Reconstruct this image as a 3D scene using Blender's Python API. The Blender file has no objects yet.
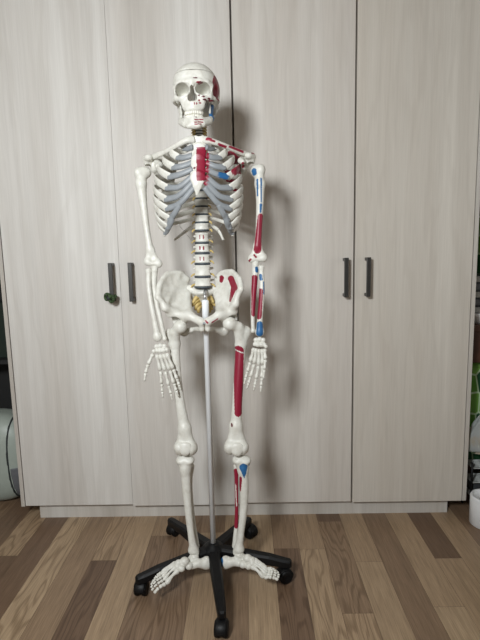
import bpy, math, random
import numpy as np
from mathutils import Vector, Matrix

C = bpy.context.scene.collection
sc = bpy.context.scene
PI = math.pi
rnd = random.Random(7)

# ------------------------------------------------------------------ camera solved from the wardrobe's door edges
CH, CD, PITCH, YAW, ROLL, FPX = 1.1464, 1.94, 0.1419, 0.0174, -0.0227, 481.0
FW = np.array([-math.sin(YAW) * math.cos(PITCH), math.cos(YAW) * math.cos(PITCH), -math.sin(PITCH)])
R0 = np.array([math.cos(YAW), math.sin(YAW), 0.0])
U0 = np.cross(R0, FW)
RT = math.cos(ROLL) * R0 + math.sin(ROLL) * U0
UP = -math.sin(ROLL) * R0 + math.cos(ROLL) * U0
CAM = np.array([0.0, -CD, CH])


def at(px, py, Y):
    """the point of the place seen at a pixel of the photograph, at depth Y"""
    d = FW + RT * (px - 240) / FPX - UP * (py - 320) / FPX
    return CAM + d * ((Y + CD) / d[1])


# ------------------------------------------------------------------ objects
WL = {}


def tag(o, label=None, cat=None, group=None, kind=None):
    if label: o['label'] = label
    if cat: o['category'] = cat
    if group: o['group'] = group
    if kind: o['kind'] = kind
    return o


def thing(name, loc, label, cat, group=None):
    o = bpy.data.objects.new(name, None)
    o.empty_display_size = 0.05
    C.objects.link(o)
    o.location = loc
    WL[o.name] = np.array(loc, float)
    return tag(o, label, cat, group)


def obj(name, V, F, mat, parent=None, smooth=True, paint=None, tones=None):
    V = np.asarray(V, float)
    lo, hi = V.min(0), V.max(0)
    c = (lo + hi) / 2
    if parent is None: c[2] = lo[2]
    me = bpy.data.meshes.new(name)
    me.from_pydata((V - c).tolist(), [], [list(map(int, f)) for f in F])
    me.validate()
    me.materials.append(mat)
    if smooth:
        me.polygons.foreach_set('use_smooth', [True] * len(me.polygons))
    if paint is not None:
        a = me.color_attributes.new('paint', 'FLOAT_COLOR', 'POINT')
        a.data.foreach_set('color', np.asarray(paint(V), np.float32).ravel())
    me.update()
    o = bpy.data.objects.new(name, me)
    C.objects.link(o)
    if parent is not None:
        o.parent = parent
        o.location = c - WL[parent.name]
    else:
        o.location = c
    WL[o.name] = c
    return o


class MB:
    """collects pieces of one mesh"""
    def __init__(s): s.V = []; s.F = []; s.n = 0
    def add(s, V, F):
        s.V.append(np.asarray(V, float)); s.F += [[i + s.n for i in f] for f in F]; s.n += len(V)
        return s
    def box(s, lo, hi, bev=0.0, M=None):
        V, F = bevbox(lo, hi, bev)
        if M is not None: V = np.array([M @ Vector(v) for v in V])
        return s.add(V, F)
    def sweep(s, *a, **k): return s.add(*sweep(*a, **k))
    def lathe(s, *a, **k): return s.add(*lathe(*a, **k))
    def build(s, name, mat, parent=None, smooth=True, paint=None):
        return obj(name, np.concatenate(s.V), s.F, mat, parent, smooth, paint)


def bevbox(lo, hi, bev):
    import bmesh
    bm = bmesh.new()
    lo, hi = np.array(lo, float), np.array(hi, float)
    bmesh.ops.create_cube(bm, size=1)
    for v in bm.verts:
        v.co = Vector([(lo[i] + hi[i]) / 2 + v.co[i] * (hi[i] - lo[i]) for i in range(3)])
    if bev > 0:
        bmesh.ops.bevel(bm, geom=bm.edges[:], offset=bev, segments=2, affect='EDGES', profile=0.5)
    bm.verts.index_update()
    V = [tuple(v.co) for v in bm.verts]
    F = [[v.index for v in f.verts] for f in bm.faces]
    bm.free()
    return V, F


def smooth_path(P, n):
    """Catmull-Rom through P, n samples"""
    P = np.asarray(P, float)
    if len(P) == 2:
        t = np.linspace(0, 1, n)[:, None]
        return P[0] * (1 - t) + P[1] * t
    Q = np.vstack([2 * P[0] - P[1], P, 2 * P[-1] - P[-2]])
    out = []
    for u in np.linspace(0, len(P) - 1, n):
        i = min(int(u), len(P) - 2); t = u - i
        a, b, c, d = Q[i], Q[i + 1], Q[i + 2], Q[i + 3]
        out.append(0.5 * (2 * b + (c - a) * t + (2 * a - 5 * b + 4 * c - d) * t * t + (3 * b - a - 3 * c + d) * t ** 3))
    return np.array(out)


def interp(vals, n):
    vals = np.atleast_1d(np.asarray(vals, float))
    return np.interp(np.linspace(0, 1, n), np.linspace(0, 1, len(vals)), vals)


def sweep(P, a, b=None, n=24, seg=10, out=None, power=2.0):
    """tube along P; half-width a across, half-thickness b along `out` (a vector, or one per sample)"""
    X = smooth_path(P, n)
    a = interp(a, n); b = a if b is None else interp(b, n)
    T = np.gradient(X, axis=0); T /= np.linalg.norm(T, axis=1)[:, None] + 1e-12
    V = []
    for i in range(n):
        o = np.array([0, -1.0, 0.15]) if out is None else (out[i] if np.ndim(out) == 2 else np.asarray(out, float))
        N = o - T[i] * (o @ T[i])
        if np.linalg.norm(N) < 1e-4: N = np.array([1.0, 0, 0]) - T[i] * T[i][0]
        N = N / np.linalg.norm(N); B = np.cross(T[i], N)
        for k in range(seg):
            th = 2 * PI * k / seg
            c, s_ = math.cos(th), math.sin(th)
            c = math.copysign(abs(c) ** (2 / power), c); s_ = math.copysign(abs(s_) ** (2 / power), s_)
            V.append(X[i] + B * a[i] * c + N * b[i] * s_)
    F = []
    for i in range(n - 1):
        for k in range(seg):
            k2 = (k + 1) % seg
            F.append([i * seg + k, i * seg + k2, (i + 1) * seg + k2, (i + 1) * seg + k])
    V.append(X[0]); V.append(X[-1])
    c0, c1 = n * seg, n * seg + 1
    for k in range(seg):
        k2 = (k + 1) % seg
        F.append([c0, k2, k]); F.append([c1, (n - 1) * seg + k, (n - 1) * seg + k2])
    return np.array(V), F


def lathe(prof, seg=24, loc=(0, 0, 0), M=None):
    """revolve (r, z) pairs about z"""
    V = []; F = []
    n = len(prof)
    for r, z in prof:
        for k in range(seg):
            V.append((r * math.cos(2 * PI * k / seg), r * math.sin(2 * PI * k / seg), z))
    for i in range(n - 1):
        for k in range(seg):
            k2 = (k + 1) % seg
            F.append([i * seg + k, i * seg + k2, (i + 1) * seg + k2, (i + 1) * seg + k])
    if prof[0][0] > 1e-6: F.append(list(range(seg))[::-1])
    if prof[-1][0] > 1e-6: F.append([(n - 1) * seg + k for k in range(seg)])
    V = np.array(V)
    if M is not None: V = np.array([M @ Vector(v) for v in V])
    return V + np.array(loc), F


# ------------------------------------------------------------------ carved solids: distance fields meshed by surface nets
def ell(c, r, R=None):
    c, r = np.asarray(c, float), np.asarray(r, float)
    m = float(r.max()) if R is not None else None
    lo, hi = (c - m, c + m) if R is not None else (c - r, c + r)
    def fn(X, Y, Z):
        x, y, z = X - c[0], Y - c[1], Z - c[2]
        if R is not None:
            x, y, z = [R[i][0] * x + R[i][1] * y + R[i][2] * z for i in range(3)]
        k0 = np.sqrt((x / r[0]) ** 2 + (y / r[1]) ** 2 + (z / r[2]) ** 2)
        k1 = np.sqrt((x / r[0] ** 2) ** 2 + (y / r[1] ** 2) ** 2 + (z / r[2] ** 2) ** 2)
        return k0 * (k0 - 1) / (k1 + 1e-9)
    return fn, lo, hi


def cone(a, b, ra, rb=None, nrm=None, flat=1.0):
    a, b = np.asarray(a, float), np.asarray(b, float)
    rb = ra if rb is None else rb
    u = b - a; L2 = float(u @ u) + 1e-12
    if nrm is not None: nrm = np.asarray(nrm, float) / np.linalg.norm(nrm)
    m = max(ra, rb)
    def fn(X, Y, Z):
        x, y, z = X - a[0], Y - a[1], Z - a[2]
        t = np.clip((x * u[0] + y * u[1] + z * u[2]) / L2, 0, 1)
        x, y, z = x - t * u[0], y - t * u[1], z - t * u[2]
        if nrm is not None:
            q = (x * nrm[0] + y * nrm[1] + z * nrm[2]) * (1 / flat - 1)
            x, y, z = x + q * nrm[0], y + q * nrm[1], z + q * nrm[2]
        return np.sqrt(x * x + y * y + z * z) - (ra + (rb - ra) * t)
    return fn, np.minimum(a, b) - m, np.maximum(a, b) + m


def tri(a, b, c, r):
    a, b, c = [np.asarray(v, float) for v in (a, b, c)]
    nn = np.cross(b - a, c - a); nn /= np.linalg.norm(nn)
    def seg(p, q, X, Y, Z):
        u = q - p; L2 = u @ u
        x, y, z = X - p[0], Y - p[1], Z - p[2]
        t = np.clip((x * u[0] + y * u[1] + z * u[2]) / L2, 0, 1)
        return (x - t * u[0]) ** 2 + (y - t * u[1]) ** 2 + (z - t * u[2]) ** 2
    def fn(X, Y, Z):
        d2 = np.minimum(np.minimum(seg(a, b, X, Y, Z), seg(b, c, X, Y, Z)), seg(c, a, X, Y, Z))
        ins = np.ones(d2.shape, bool)
        for p, q in ((a, b), (b, c), (c, a)):
            e = np.cross(nn, q - p)
            ins &= ((X - p[0]) * e[0] + (Y - p[1]) * e[1] + (Z - p[2]) * e[2]) >= 0
        dp = ((X - a[0]) * nn[0] + (Y - a[1]) * nn[1] + (Z - a[2]) * nn[2]) ** 2
        return np.sqrt(np.where(ins, dp, d2)) - r
    return fn, np.minimum(np.minimum(a, b), c) - r, np.maximum(np.maximum(a, b), c) + r


def ecyl(c, a, b, h, waist=0.0, rnd_=0.002):
    c = np.asarray(c, float)
    def fn(X, Y, Z):
        x, y, z = X - c[0], Y - c[1], Z - c[2]
        w = 1 - waist * (1 - np.clip(z / h, -1, 1) ** 2)
        q = (np.sqrt((x / (a * w)) ** 2 + (y / (b * w)) ** 2) - 1) * min(a, b) + rnd_
        z2 = np.abs(z) - h + rnd_
        return np.minimum(np.maximum(q, z2), 0) + np.sqrt(np.maximum(q, 0) ** 2 + np.maximum(z2, 0) ** 2) - rnd_
    return fn, c - np.array([a, b, h]), c + np.array([a, b, h])


class SD:
    def __init__(s, h=0.002): s.h = h; s.ops = []
    def u(s, prim, k=0.004): s.ops.append(('u', prim, k)); return s
    def sub(s, prim, k=0.002): s.ops.append(('s', prim, k)); return s
    def cut(s, fn): s.ops.append(('c', (fn, None, None), 0)); return s
    def chain(s, pts, rad, k=0.004, nrm=None, flat=1.0):
        cs = [cone(pts[i], pts[i + 1], rad[i], rad[i + 1], nrm, flat) for i in range(len(pts) - 1)]
        def fn(X, Y, Z):
            e = cs[0][0](X, Y, Z)
            for c in cs[1:]: e = np.minimum(e, c[0](X, Y, Z))
            return e
        return s.u((fn, np.min([c[1] for c in cs], 0), np.max([c[2] for c in cs], 0)), k)
    def mesh(s):
        h = s.h
        lo = np.min([p[1] for m, p, k in s.ops if m == 'u'], 0) - 4 * h
        hi = np.max([p[2] for m, p, k in s.ops if m == 'u'], 0) + 4 * h
        n = np.ceil((hi - lo) / h).astype(int) + 1
        ax = [lo[i] + h * np.arange(n[i]) for i in range(3)]
        d = np.full(n, 0.5)
        for m, (fn, plo, phi), k in s.ops:
            if plo is None:
                sl = (slice(None),) * 3
            else:
                mg = k + 3 * h
                i0 = np.clip(np.floor((plo - mg - lo) / h).astype(int), 0, n)
                i1 = np.clip(np.ceil((phi + mg - lo) / h).astype(int) + 1, 0, n)
                if np.any(i1 <= i0): continue
                sl = tuple(slice(i0[i], i1[i]) for i in range(3))
            X = ax[0][sl[0]][:, None, None]; Y = ax[1][sl[1]][None, :, None]; Z = ax[2][sl[2]][None, None, :]
            e = fn(X, Y, Z) + 0 * (X + Y + Z); q = d[sl]
            if m == 'u':
                kk = max(k, 1e-6); w = np.maximum(kk - np.abs(q - e), 0) / kk
                d[sl] = np.minimum(q, e) - w * w * kk * 0.25
            elif m == 's':
                kk = max(k, 1e-6); w = np.maximum(kk - np.abs(q + e), 0) / kk
                d[sl] = np.maximum(q, -e) + w * w * kk * 0.25
            else:
                d[sl] = np.maximum(q, e)
        return nets(d, lo, h)
    def build(s, name, mat, parent, paint=None, relax=2):
        V, F = s.mesh()
        E_ = np.concatenate([F[:, [0, 1]], F[:, [1, 2]], F[:, [2, 3]], F[:, [3, 0]]]); E_ = np.concatenate([E_, E_[:, ::-1]])
        cnt = np.bincount(E_[:, 0], minlength=len(V))[:, None]
        for _ in range(relax):
            V = .4 * V + .6 * np.stack([np.bincount(E_[:, 0], weights=V[E_[:, 1], k], minlength=len(V)) for k in range(3)], 1) / np.maximum(cnt, 1)
        return obj(name, V, F, mat, parent, True, paint)


def nets(d, lo, h):
    s = d < 0
    n = np.array(d.shape) - 1
    def cor(a, i, j, k): return a[i:i + n[0], j:j + n[1], k:k + n[2]]
    cnt = sum(cor(s, i, j, k).astype(np.int8) for i in (0, 1) for j in (0, 1) for k in (0, 1))
    act = (cnt > 0) & (cnt < 8)
    cells = np.argwhere(act)
    idx = np.full(n, -1); idx[act] = np.arange(len(cells))
    acc = np.zeros((len(cells), 3)); num = np.zeros(len(cells))
    cs = [(i, j, k) for i in (0, 1) for j in (0, 1) for k in (0, 1)]
    val = {c: d[cells[:, 0] + c[0], cells[:, 1] + c[1], cells[:, 2] + c[2]] for c in cs}
    for a in cs:
        for axn in range(3):
            if a[axn]: continue
            b = list(a); b[axn] = 1; b = tuple(b)
            da, db = val[a], val[b]
            x = (da < 0) != (db < 0)
            t = np.where(x, da / np.where(x, da - db, 1), 0)
            p = np.array(a, float)[None] + t[:, None] * (np.array(b) - np.array(a))[None]
            acc += np.where(x[:, None], p, 0); num += x
    V = lo + h * (cells + acc / num[:, None])
    F = []
    for axn in range(3):
        o1, o2 = (axn + 1) % 3, (axn + 2) % 3
        A = [slice(None)] * 3; B = [slice(None)] * 3
        A[axn] = slice(0, -1); B[axn] = slice(1, None)
        sa, sb = s[tuple(A)], s[tuple(B)]
        e = np.argwhere(sa != sb)
        e = e[(e[:, o1] > 0) & (e[:, o2] > 0) & (e[:, o1] < n[o1]) & (e[:, o2] < n[o2])]
        flip = sa[e[:, 0], e[:, 1], e[:, 2]]
        q = []
        for s1, s2 in ((-1, -1), (0, -1), (0, 0), (-1, 0)):
            f = e.copy(); f[:, o1] += s1; f[:, o2] += s2
            q.append(idx[f[:, 0], f[:, 1], f[:, 2]])
        q = np.stack(q, 1)
        q[~flip] = q[~flip][:, ::-1]
        F.append(q)
    return V, np.concatenate(F)


# ------------------------------------------------------------------ materials
def new_mat(name):
    m = bpy.data.materials.new(name); m.use_nodes = True
    nt = m.node_tree
    return m, nt, nt.nodes['Principled BSDF']


def N(nt, t, **k):
    n = nt.nodes.new(t)
    for a, v in k.items(): setattr(n, a, v)
    return n


def mix(nt, fac, a, b, mode='MIX'):
    n = N(nt, 'ShaderNodeMix', data_type='RGBA', blend_type=mode)
    for s, v in ((n.inputs[0], fac), (n.inputs[6], a), (n.inputs[7], b)):
        if hasattr(v, 'is_output'): nt.links.new(v, s)
        elif isinstance(v, (int, float)): s.default_value = v
        else: s.default_value = (*v, 1)
    return n.outputs[2]


def ramp(nt, fac, stops):
    n = N(nt, 'ShaderNodeValToRGB')
    while len(n.color_ramp.elements) < len(stops): n.color_ramp.elements.new(0.5)
    for e, (p, c) in zip(n.color_ramp.elements, stops):
        e.position = p; e.color = (*c, 1) if len(c) == 3 else c
    nt.links.new(fac, n.inputs[0])
    return n.outputs[0]


def noise(nt, vec, scale, detail=3, rough=0.5, dist=0.0):
    n = N(nt, 'ShaderNodeTexNoise')
    n.inputs['Scale'].default_value = scale; n.inputs['Detail'].default_value = detail
    n.inputs['Roughness'].default_value = rough; n.inputs['Distortion'].default_value = dist
    if vec is not None: nt.links.new(vec, n.inputs['Vector'])
    return n.outputs['Fac']


def mapping(nt, vec, scale=(1, 1, 1), loc=(0, 0, 0)):
    n = N(nt, 'ShaderNodeMapping')
    n.inputs['Scale'].default_value = scale; n.inputs['Location'].default_value = loc
    nt.links.new(vec, n.inputs['Vector'])
    return n.outputs[0]


def objco(nt): return N(nt, 'ShaderNodeTexCoord').outputs['Object']


def simple(name, col, rough=0.5, metal=0.0, var=0.08, scale=60, spec=0.5, bump=0.0):
    m, nt, b = new_mat(name)
    f = noise(nt, objco(nt), scale)
    lo = tuple(max(c * (1 - var), 0) for c in col); hi = tuple(c * (1 + var) for c in col)
    nt.links.new(ramp(nt, f, [(0.3, lo), (0.7, hi)]), b.inputs['Base Color'])
    b.inputs['Roughness'].default_value = rough; b.inputs['Metallic'].default_value = metal
    b.inputs['Specular IOR Level'].default_value = spec
    if bump:
        bp = N(nt, 'ShaderNodeBump'); bp.inputs['Strength'].default_value = bump; bp.inputs['Distance'].default_value = 0.002
        nt.links.new(f, bp.inputs['Height']); nt.links.new(bp.outputs[0], b.inputs['Normal'])
    return m


def bone_mat(name, painted):
    m, nt, b = new_mat(name)
    co = N(nt, 'ShaderNodeNewGeometry').outputs['Position']
    f = noise(nt, co, 55, 4, 0.6)
    col = ramp(nt, f, [(0.25, (0.58, 0.56, 0.50)), (0.55, (0.69, 0.68, 0.625)), (0.8, (0.73, 0.725, 0.68))])
    if painted:
        a = N(nt, 'ShaderNodeAttribute', attribute_name='paint')
        fac = ramp(nt, a.outputs['Alpha'], [(0.4, (0, 0, 0)), (0.6, (1, 1, 1))])
        col = mix(nt, fac, col, a.outputs['Color'])
    nt.links.new(col, b.inputs['Base Color'])
    b.inputs['Roughness'].default_value = 0.42
    bp = N(nt, 'ShaderNodeBump'); bp.inputs['Strength'].default_value = 0.25; bp.inputs['Distance'].default_value = 0.001
    nt.links.new(noise(nt, co, 260, 3), bp.inputs['Height']); nt.links.new(bp.outputs[0], b.inputs['Normal'])
    return m


def door_mat(name, seed, tint=(1, 1, 1)):
    m, nt, b = new_mat(name)
    co = objco(nt)
    w = mapping(nt, co, (1, 1, 1), (seed * 3.7, seed * 1.3, seed * 2.1))
    bands = noise(nt, mapping(nt, w, (7.5, 1, 0.22)), 1.0, 2, 0.5)
    warp = noise(nt, mapping(nt, w, (9, 1, 1.1)), 1.0, 3, 0.55, 0.3)
    wv = N(nt, 'ShaderNodeMath', operation='MULTIPLY_ADD'); wv.inputs[1].default_value = 26.0
    sx = N(nt, 'ShaderNodeSeparateXYZ'); nt.links.new(w, sx.inputs[0])
    mul = N(nt, 'ShaderNodeMath', operation='MULTIPLY'); mul.inputs[1].default_value = 70.0
    nt.links.new(sx.outputs[0], mul.inputs[0])
    nt.links.new(warp, wv.inputs[0]); nt.links.new(mul.outputs[0], wv.inputs[2])
    sn = N(nt, 'ShaderNodeMath', operation='SINE'); nt.links.new(wv.outputs[0], sn.inputs[0])
    fine = noise(nt, mapping(nt, w, (420, 1, 7)), 1.0, 2, 0.6)
    mid = noise(nt, mapping(nt, w, (70, 1, 1.6)), 1.0, 3, 0.6)
    T = np.array(tint)
    base = ramp(nt, bands, [(0.30, tuple(T * (0.480, 0.448, 0.412))), (0.42, tuple(T * (0.575, 0.545, 0.508))), (0.55, tuple(T * (0.590, 0.566, 0.534))), (0.68, tuple(T * (0.670, 0.652, 0.622)))])
    c1 = mix(nt, 1.0, base, ramp(nt, mid, [(0.25, (0.94, 0.937, 0.933)), (0.7, (1.02, 1.02, 1.02))]), 'MULTIPLY')
    c2 = mix(nt, 1.0, c1, ramp(nt, fine, [(0.3, (0.945, 0.94, 0.932)), (0.65, (1.02, 1.02, 1.02))]), 'MULTIPLY')
    mr = N(nt, 'ShaderNodeMapRange'); mr.inputs[1].default_value = -1; nt.links.new(sn.outputs[0], mr.inputs[0])
    c3 = mix(nt, 1.0, c2, ramp(nt, mr.outputs[0], [(0.0, (0.955, 0.95, 0.945)), (0.35, (1, 1, 1))]), 'MULTIPLY')
    nt.links.new(c3, b.inputs['Base Color'])
    b.inputs['Roughness'].default_value = 0.48; b.inputs['Specular IOR Level'].default_value = 0.35
    bp = N(nt, 'ShaderNodeBump'); bp.inputs['Strength'].default_value = 0.12; bp.inputs['Distance'].default_value = 0.001
    nt.links.new(fine, bp.inputs['Height']); nt.links.new(bp.outputs[0], b.inputs['Normal'])
    return m


def floor_mat():
    m, nt, b = new_mat('laminate_planks')
    co = N(nt, 'ShaderNodeNewGeometry').outputs['Position']
    a = N(nt, 'ShaderNodeAttribute', attribute_name='paint')   # r = tone of the plank, g = its own seed
    sep = N(nt, 'ShaderNodeSeparateColor'); nt.links.new(a.outputs['Color'], sep.inputs[0])
    off = N(nt, 'ShaderNodeCombineXYZ')
    for i, k in ((0, 37.0), (1, 11.0)):
        q = N(nt, 'ShaderNodeMath', operation='MULTIPLY'); q.inputs[1].default_value = k
        nt.links.new(sep.outputs[1], q.inputs[0]); nt.links.new(q.outputs[0], off.inputs[i])
    v = N(nt, 'ShaderNodeVectorMath', operation='ADD'); nt.links.new(co, v.inputs[0]); nt.links.new(off.outputs[0], v.inputs[1])
    w = v.outputs[0]
    base = ramp(nt, sep.outputs[0], [(0.1, (0.115, 0.070, 0.045)), (0.35, (0.18, 0.115, 0.073)), (0.62, (0.345, 0.245, 0.155)), (1.0, (0.44, 0.33, 0.215))])
    fine = noise(nt, mapping(nt, w, (330, 9, 1)), 1.0, 3, 0.65)
    mid = noise(nt, mapping(nt, w, (60, 2.2, 1)), 1.0, 3, 0.6)
    warp = noise(nt, mapping(nt, w, (11, 2.0, 1)), 1.0, 2, 0.5, 0.2)
    sx = N(nt, 'ShaderNodeSeparateXYZ'); nt.links.new(w, sx.inputs[0])
    mul = N(nt, 'ShaderNodeMath', operation='MULTIPLY'); mul.inputs[1].default_value = 240.0; nt.links.new(sx.outputs[0], mul.inputs[0])
    ma = N(nt, 'ShaderNodeMath', operation='MULTIPLY_ADD'); ma.inputs[1].default_value = 62.0
    nt.links.new(warp, ma.inputs[0]); nt.links.new(mul.outputs[0], ma.inputs[2])
    sn = N(nt, 'ShaderNodeMath', operation='SINE'); nt.links.new(ma.outputs[0], sn.inputs[0])
    mr = N(nt, 'ShaderNodeMapRange'); mr.inputs[1].default_value = -1; nt.links.new(sn.outputs[0], mr.inputs[0])
    c = mix(nt, 1.0, base, ramp(nt, fine, [(0.3, (0.72, 0.70, 0.68)), (0.65, (1.12, 1.12, 1.12))]), 'MULTIPLY')
    c = mix(nt, 1.0, c, ramp(nt, mid, [(0.25, (0.82, 0.81, 0.80)), (0.7, (1.1, 1.1, 1.1))]), 'MULTIPLY')
    # only some planks are cut so that their grain arches
    st = N(nt, 'ShaderNodeMapRange'); st.inputs[1].default_value = .55; st.inputs[2].default_value = .75; st.inputs[3].default_value = .15
    nt.links.new(sep.outputs[1], st.inputs[0])
    c = mix(nt, st.outputs[0], c, mix(nt, 1.0, c, ramp(nt, mr.outputs[0], [(0.0, (0.72, 0.69, 0.66)), (0.5, (1.04, 1.04, 1.04))]), 'MULTIPLY'))
    nt.links.new(c, b.inputs['Base Color'])
    b.inputs['Roughness'].default_value = 0.42; b.inputs['Specular IOR Level'].default_value = 0.4
    bp = N(nt, 'ShaderNodeBump'); bp.inputs['Strength'].default_value = 0.2; bp.inputs['Distance'].default_value = 0.001
    nt.links.new(fine, bp.inputs['Height']); nt.links.new(bp.outputs[0], b.inputs['Normal'])
    return m


def leaf_cloth():
    """dark green cloth with overlapping light green leaf shapes in pale outlines"""
    m, nt, b = new_mat('leaf_print_cloth')
    v = mapping(nt, objco(nt), (17, 17, 11))
    vo = N(nt, 'ShaderNodeTexVoronoi', feature='F1'); vo.inputs['Scale'].default_value = 1; vo.inputs['Randomness'].default_value = 0.35
    ve = N(nt, 'ShaderNodeTexVoronoi', feature='DISTANCE_TO_EDGE'); ve.inputs['Scale'].default_value = 1; ve.inputs['Randomness'].default_value = 0.35
    nt.links.new(v, vo.inputs['Vector']); nt.links.new(v, ve.inputs['Vector'])
    sc_ = N(nt, 'ShaderNodeSeparateColor'); nt.links.new(vo.outputs['Color'], sc_.inputs[0])
    col = ramp(nt, sc_.outputs[0], [(0.0, (0.006, 0.055, 0.018)), (0.45, (0.012, 0.10, 0.025)), (0.5, (0.09, 0.24, 0.035)), (1.0, (0.16, 0.33, 0.06))])
    edge = ramp(nt, ve.outputs['Distance'], [(0.03, (1, 1, 1)), (0.06, (0, 0, 0))])
    nt.links.new(mix(nt, edge, col, (0.42, 0.55, 0.36)), b.inputs['Base Color'])
    b.inputs['Roughness'].default_value = 0.85
    return m


M = dict(
    bone=bone_mat('bone_plastic', False), paint=bone_mat('painted_bone_plastic', True),
    cart=simple('cartilage_grey', (0.25, 0.268, 0.285), 0.45, var=0.1),
    disc=simple('disc_dark', (0.055, 0.065, 0.075), 0.5),
    nerve=simple('nerve_yellow', (0.58, 0.43, 0.16), 0.45),
    tooth=simple('tooth_ivory', (0.80, 0.78, 0.70), 0.3),
    steel=simple('bright_steel', (0.55, 0.55, 0.55), 0.35, 0.9),
    pole=simple('white_enamel', (0.86, 0.89, 0.92), 0.3, var=.01),
    black=simple('black_nylon', (0.004, 0.004, 0.0045), 0.48, spec=0.25),
    wheel=simple('black_wheel', (0.004, 0.004, 0.0045), 0.5, spec=0.25),
    handle=simple('dark_grey_metal', (0.055, 0.053, 0.050), 0.38, 0.5),
    green=simple('green_band', (0.035, 0.065, 0.022), 0.6, var=0.6, scale=200),
    wall=simple('wall_paper', (0.33, 0.29, 0.24), 0.9, var=0.03, scale=20),
    dark=simple('dark_stain', (0.012, 0.012, 0.012), 0.7),
    darkgreen=simple('dark_green_board', (0.008, 0.016, 0.010), 0.8),
    shell=simple('pale_green_shell', (0.33, 0.37, 0.33), 0.45, var=0.03),
    greyp=simple('grey_plastic', (0.12, 0.125, 0.135), 0.5),
    seam=simple('seam_rubber', (0.02, 0.025, 0.025), 0.7),
    brown=simple('brown_wood', (0.055, 0.022, 0.012), 0.5, var=0.3, scale=14),
    white=simple('white_plastic', (0.74, 0.75, 0.76), 0.35, var=0.02),
    book=simple('dark_cover', (0.035, 0.04, 0.045), 0.6),
    paper=simple('paper_edge', (0.42, 0.42, 0.40), 0.8),
    wire=simple('wire_grey', (0.30, 0.31, 0.30), 0.4, 0.6),
    cloth=leaf_cloth(), floor=floor_mat(),
)
RED = (0.25, 0.009, 0.032); BLUE = (0.022, 0.118, 0.29); DARKRED = (0.10, 0.006, 0.015)


def spots(rules):
    """a paint function: rules are (colour, test(V) -> distance-like value, painted where < 0)"""
    def f(V):
        out = np.zeros((len(V), 4))
        out[:, :3] = (0.76, 0.74, 0.66)
        for col, fn in rules:
            w = fn(V)
            m_ = w < 0
            out[m_, :3] = col; out[m_, 3] = 1
        return out
    return f


def seg_patch(a, b, wa, wb=None, front=None):
    """paint along the line a-b, within half-width (wa -> wb) seen along Y"""
    a, b = np.asarray(a, float), np.asarray(b, float)
    wb = wa if wb is None else wb
    def f(V):
        P = V[:, [0, 2]]; A, B = a[[0, 2]], b[[0, 2]]
        u = B - A; t = np.clip(((P - A) @ u) / (u @ u), 0, 1)
        d = np.linalg.norm(P - A - t[:, None] * u, axis=1) - (wa + (wb - wa) * t)
        if front is not None: d = np.where(V[:, 1] > front, 1.0, d)
        return d
    return f


# ================================================================== the room
RX0, RX1, RY0, RY1, RH = -1.75, 1.75, -3.3, 0.64, 2.42


def struct(name, mb, mat, smooth=False, parent=None):
    o = mb.build(name, mat, parent, smooth)
    if parent is None: o['kind'] = 'structure'
    return o


def make_floor():
    w, x0 = 0.0992, -0.812
    tone = {-2: [(-0.24, .28), (9, .62)], -1: [(9, .30)], 0: [(9, .78)], 1: [(-0.9, .3), (9, .50)], 2: [(-0.275, .22), (9, .60)],
            3: [(9, .66)], 4: [(-0.12, .40), (9, .55)], 5: [(-0.9, .6), (9, .40)], 6: [(-0.10, .60), (9, .42)], 7: [(-0.15, .44), (9, .6)],
            8: [(9, .74)], 9: [(-0.215, .28), (9, .45)], 10: [(-0.22, .70), (9, .58)], 11: [(-.03, .45), (9, .24)], 12: [(-0.30, .72), (9, .60)],
            13: [(9, .42)], 14: [(-0.53, .78), (9, .64)], 15: [(-0.285, .60), (9, .24)], 16: [(9, .60)], 17: [(-0.3, .30), (9, .40)], 18: [(-0.2, .6), (9, .30)]}
    V = []; F = []; col = []
    k0 = math.floor((RX0 - x0) / w); k1 = math.ceil((RX1 - x0) / w)
    for k in range(k0, k1):
        xa, xb = max(x0 + k * w, RX0), min(x0 + (k + 1) * w, RX1)
        segs = list(tone.get(k, [(9, rnd.uniform(.3, .7))]))
        # extend towards the viewer and the back wall with further pieces
        ys = [RY0]; y = RY0
        first = segs[0][0] if segs[0][0] < 5 else -0.75 - rnd.random() * .5
        while y < first - 1.0:
            y += rnd.uniform(.4, .7); ys.append(y)
        tl = [rnd.uniform(.25, .75) for _ in ys]
        if segs[0][0] < 5:
            tl[-1] = segs[0][1]
            for i, s_ in enumerate(segs[:-1]):
                ys.append(s_[0]); tl.append(segs[i + 1][1])
        else:
            tl[-1] = segs[0][1]
        ys.append(RY1)
        g = 0.0005
        for i in range(len(ys) - 1):
            n = len(V)
            V += [(xa + g, ys[i] + g, 0), (xb - g, ys[i] + g, 0), (xb - g, ys[i + 1] - g, 0), (xa + g, ys[i + 1] - g, 0)]
            F.append([n, n + 1, n + 2, n + 3])
            col += [(tl[i], rnd.random(), 0, 1)] * 4
    # subfloor closing the hairline joints
    n = len(V)
    z = -0.001
    V += [(RX0, RY0, z), (RX1, RY0, z), (RX1, RY1, z), (RX0, RY1, z)]
    F.append([n, n + 1, n + 2, n + 3]); col += [(0.0, 0.5, 0, 1)] * 4
    o = obj('floor', V, F, M['floor'], None, False, lambda V_: np.array(col))
    o['kind'] = 'structure'


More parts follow.
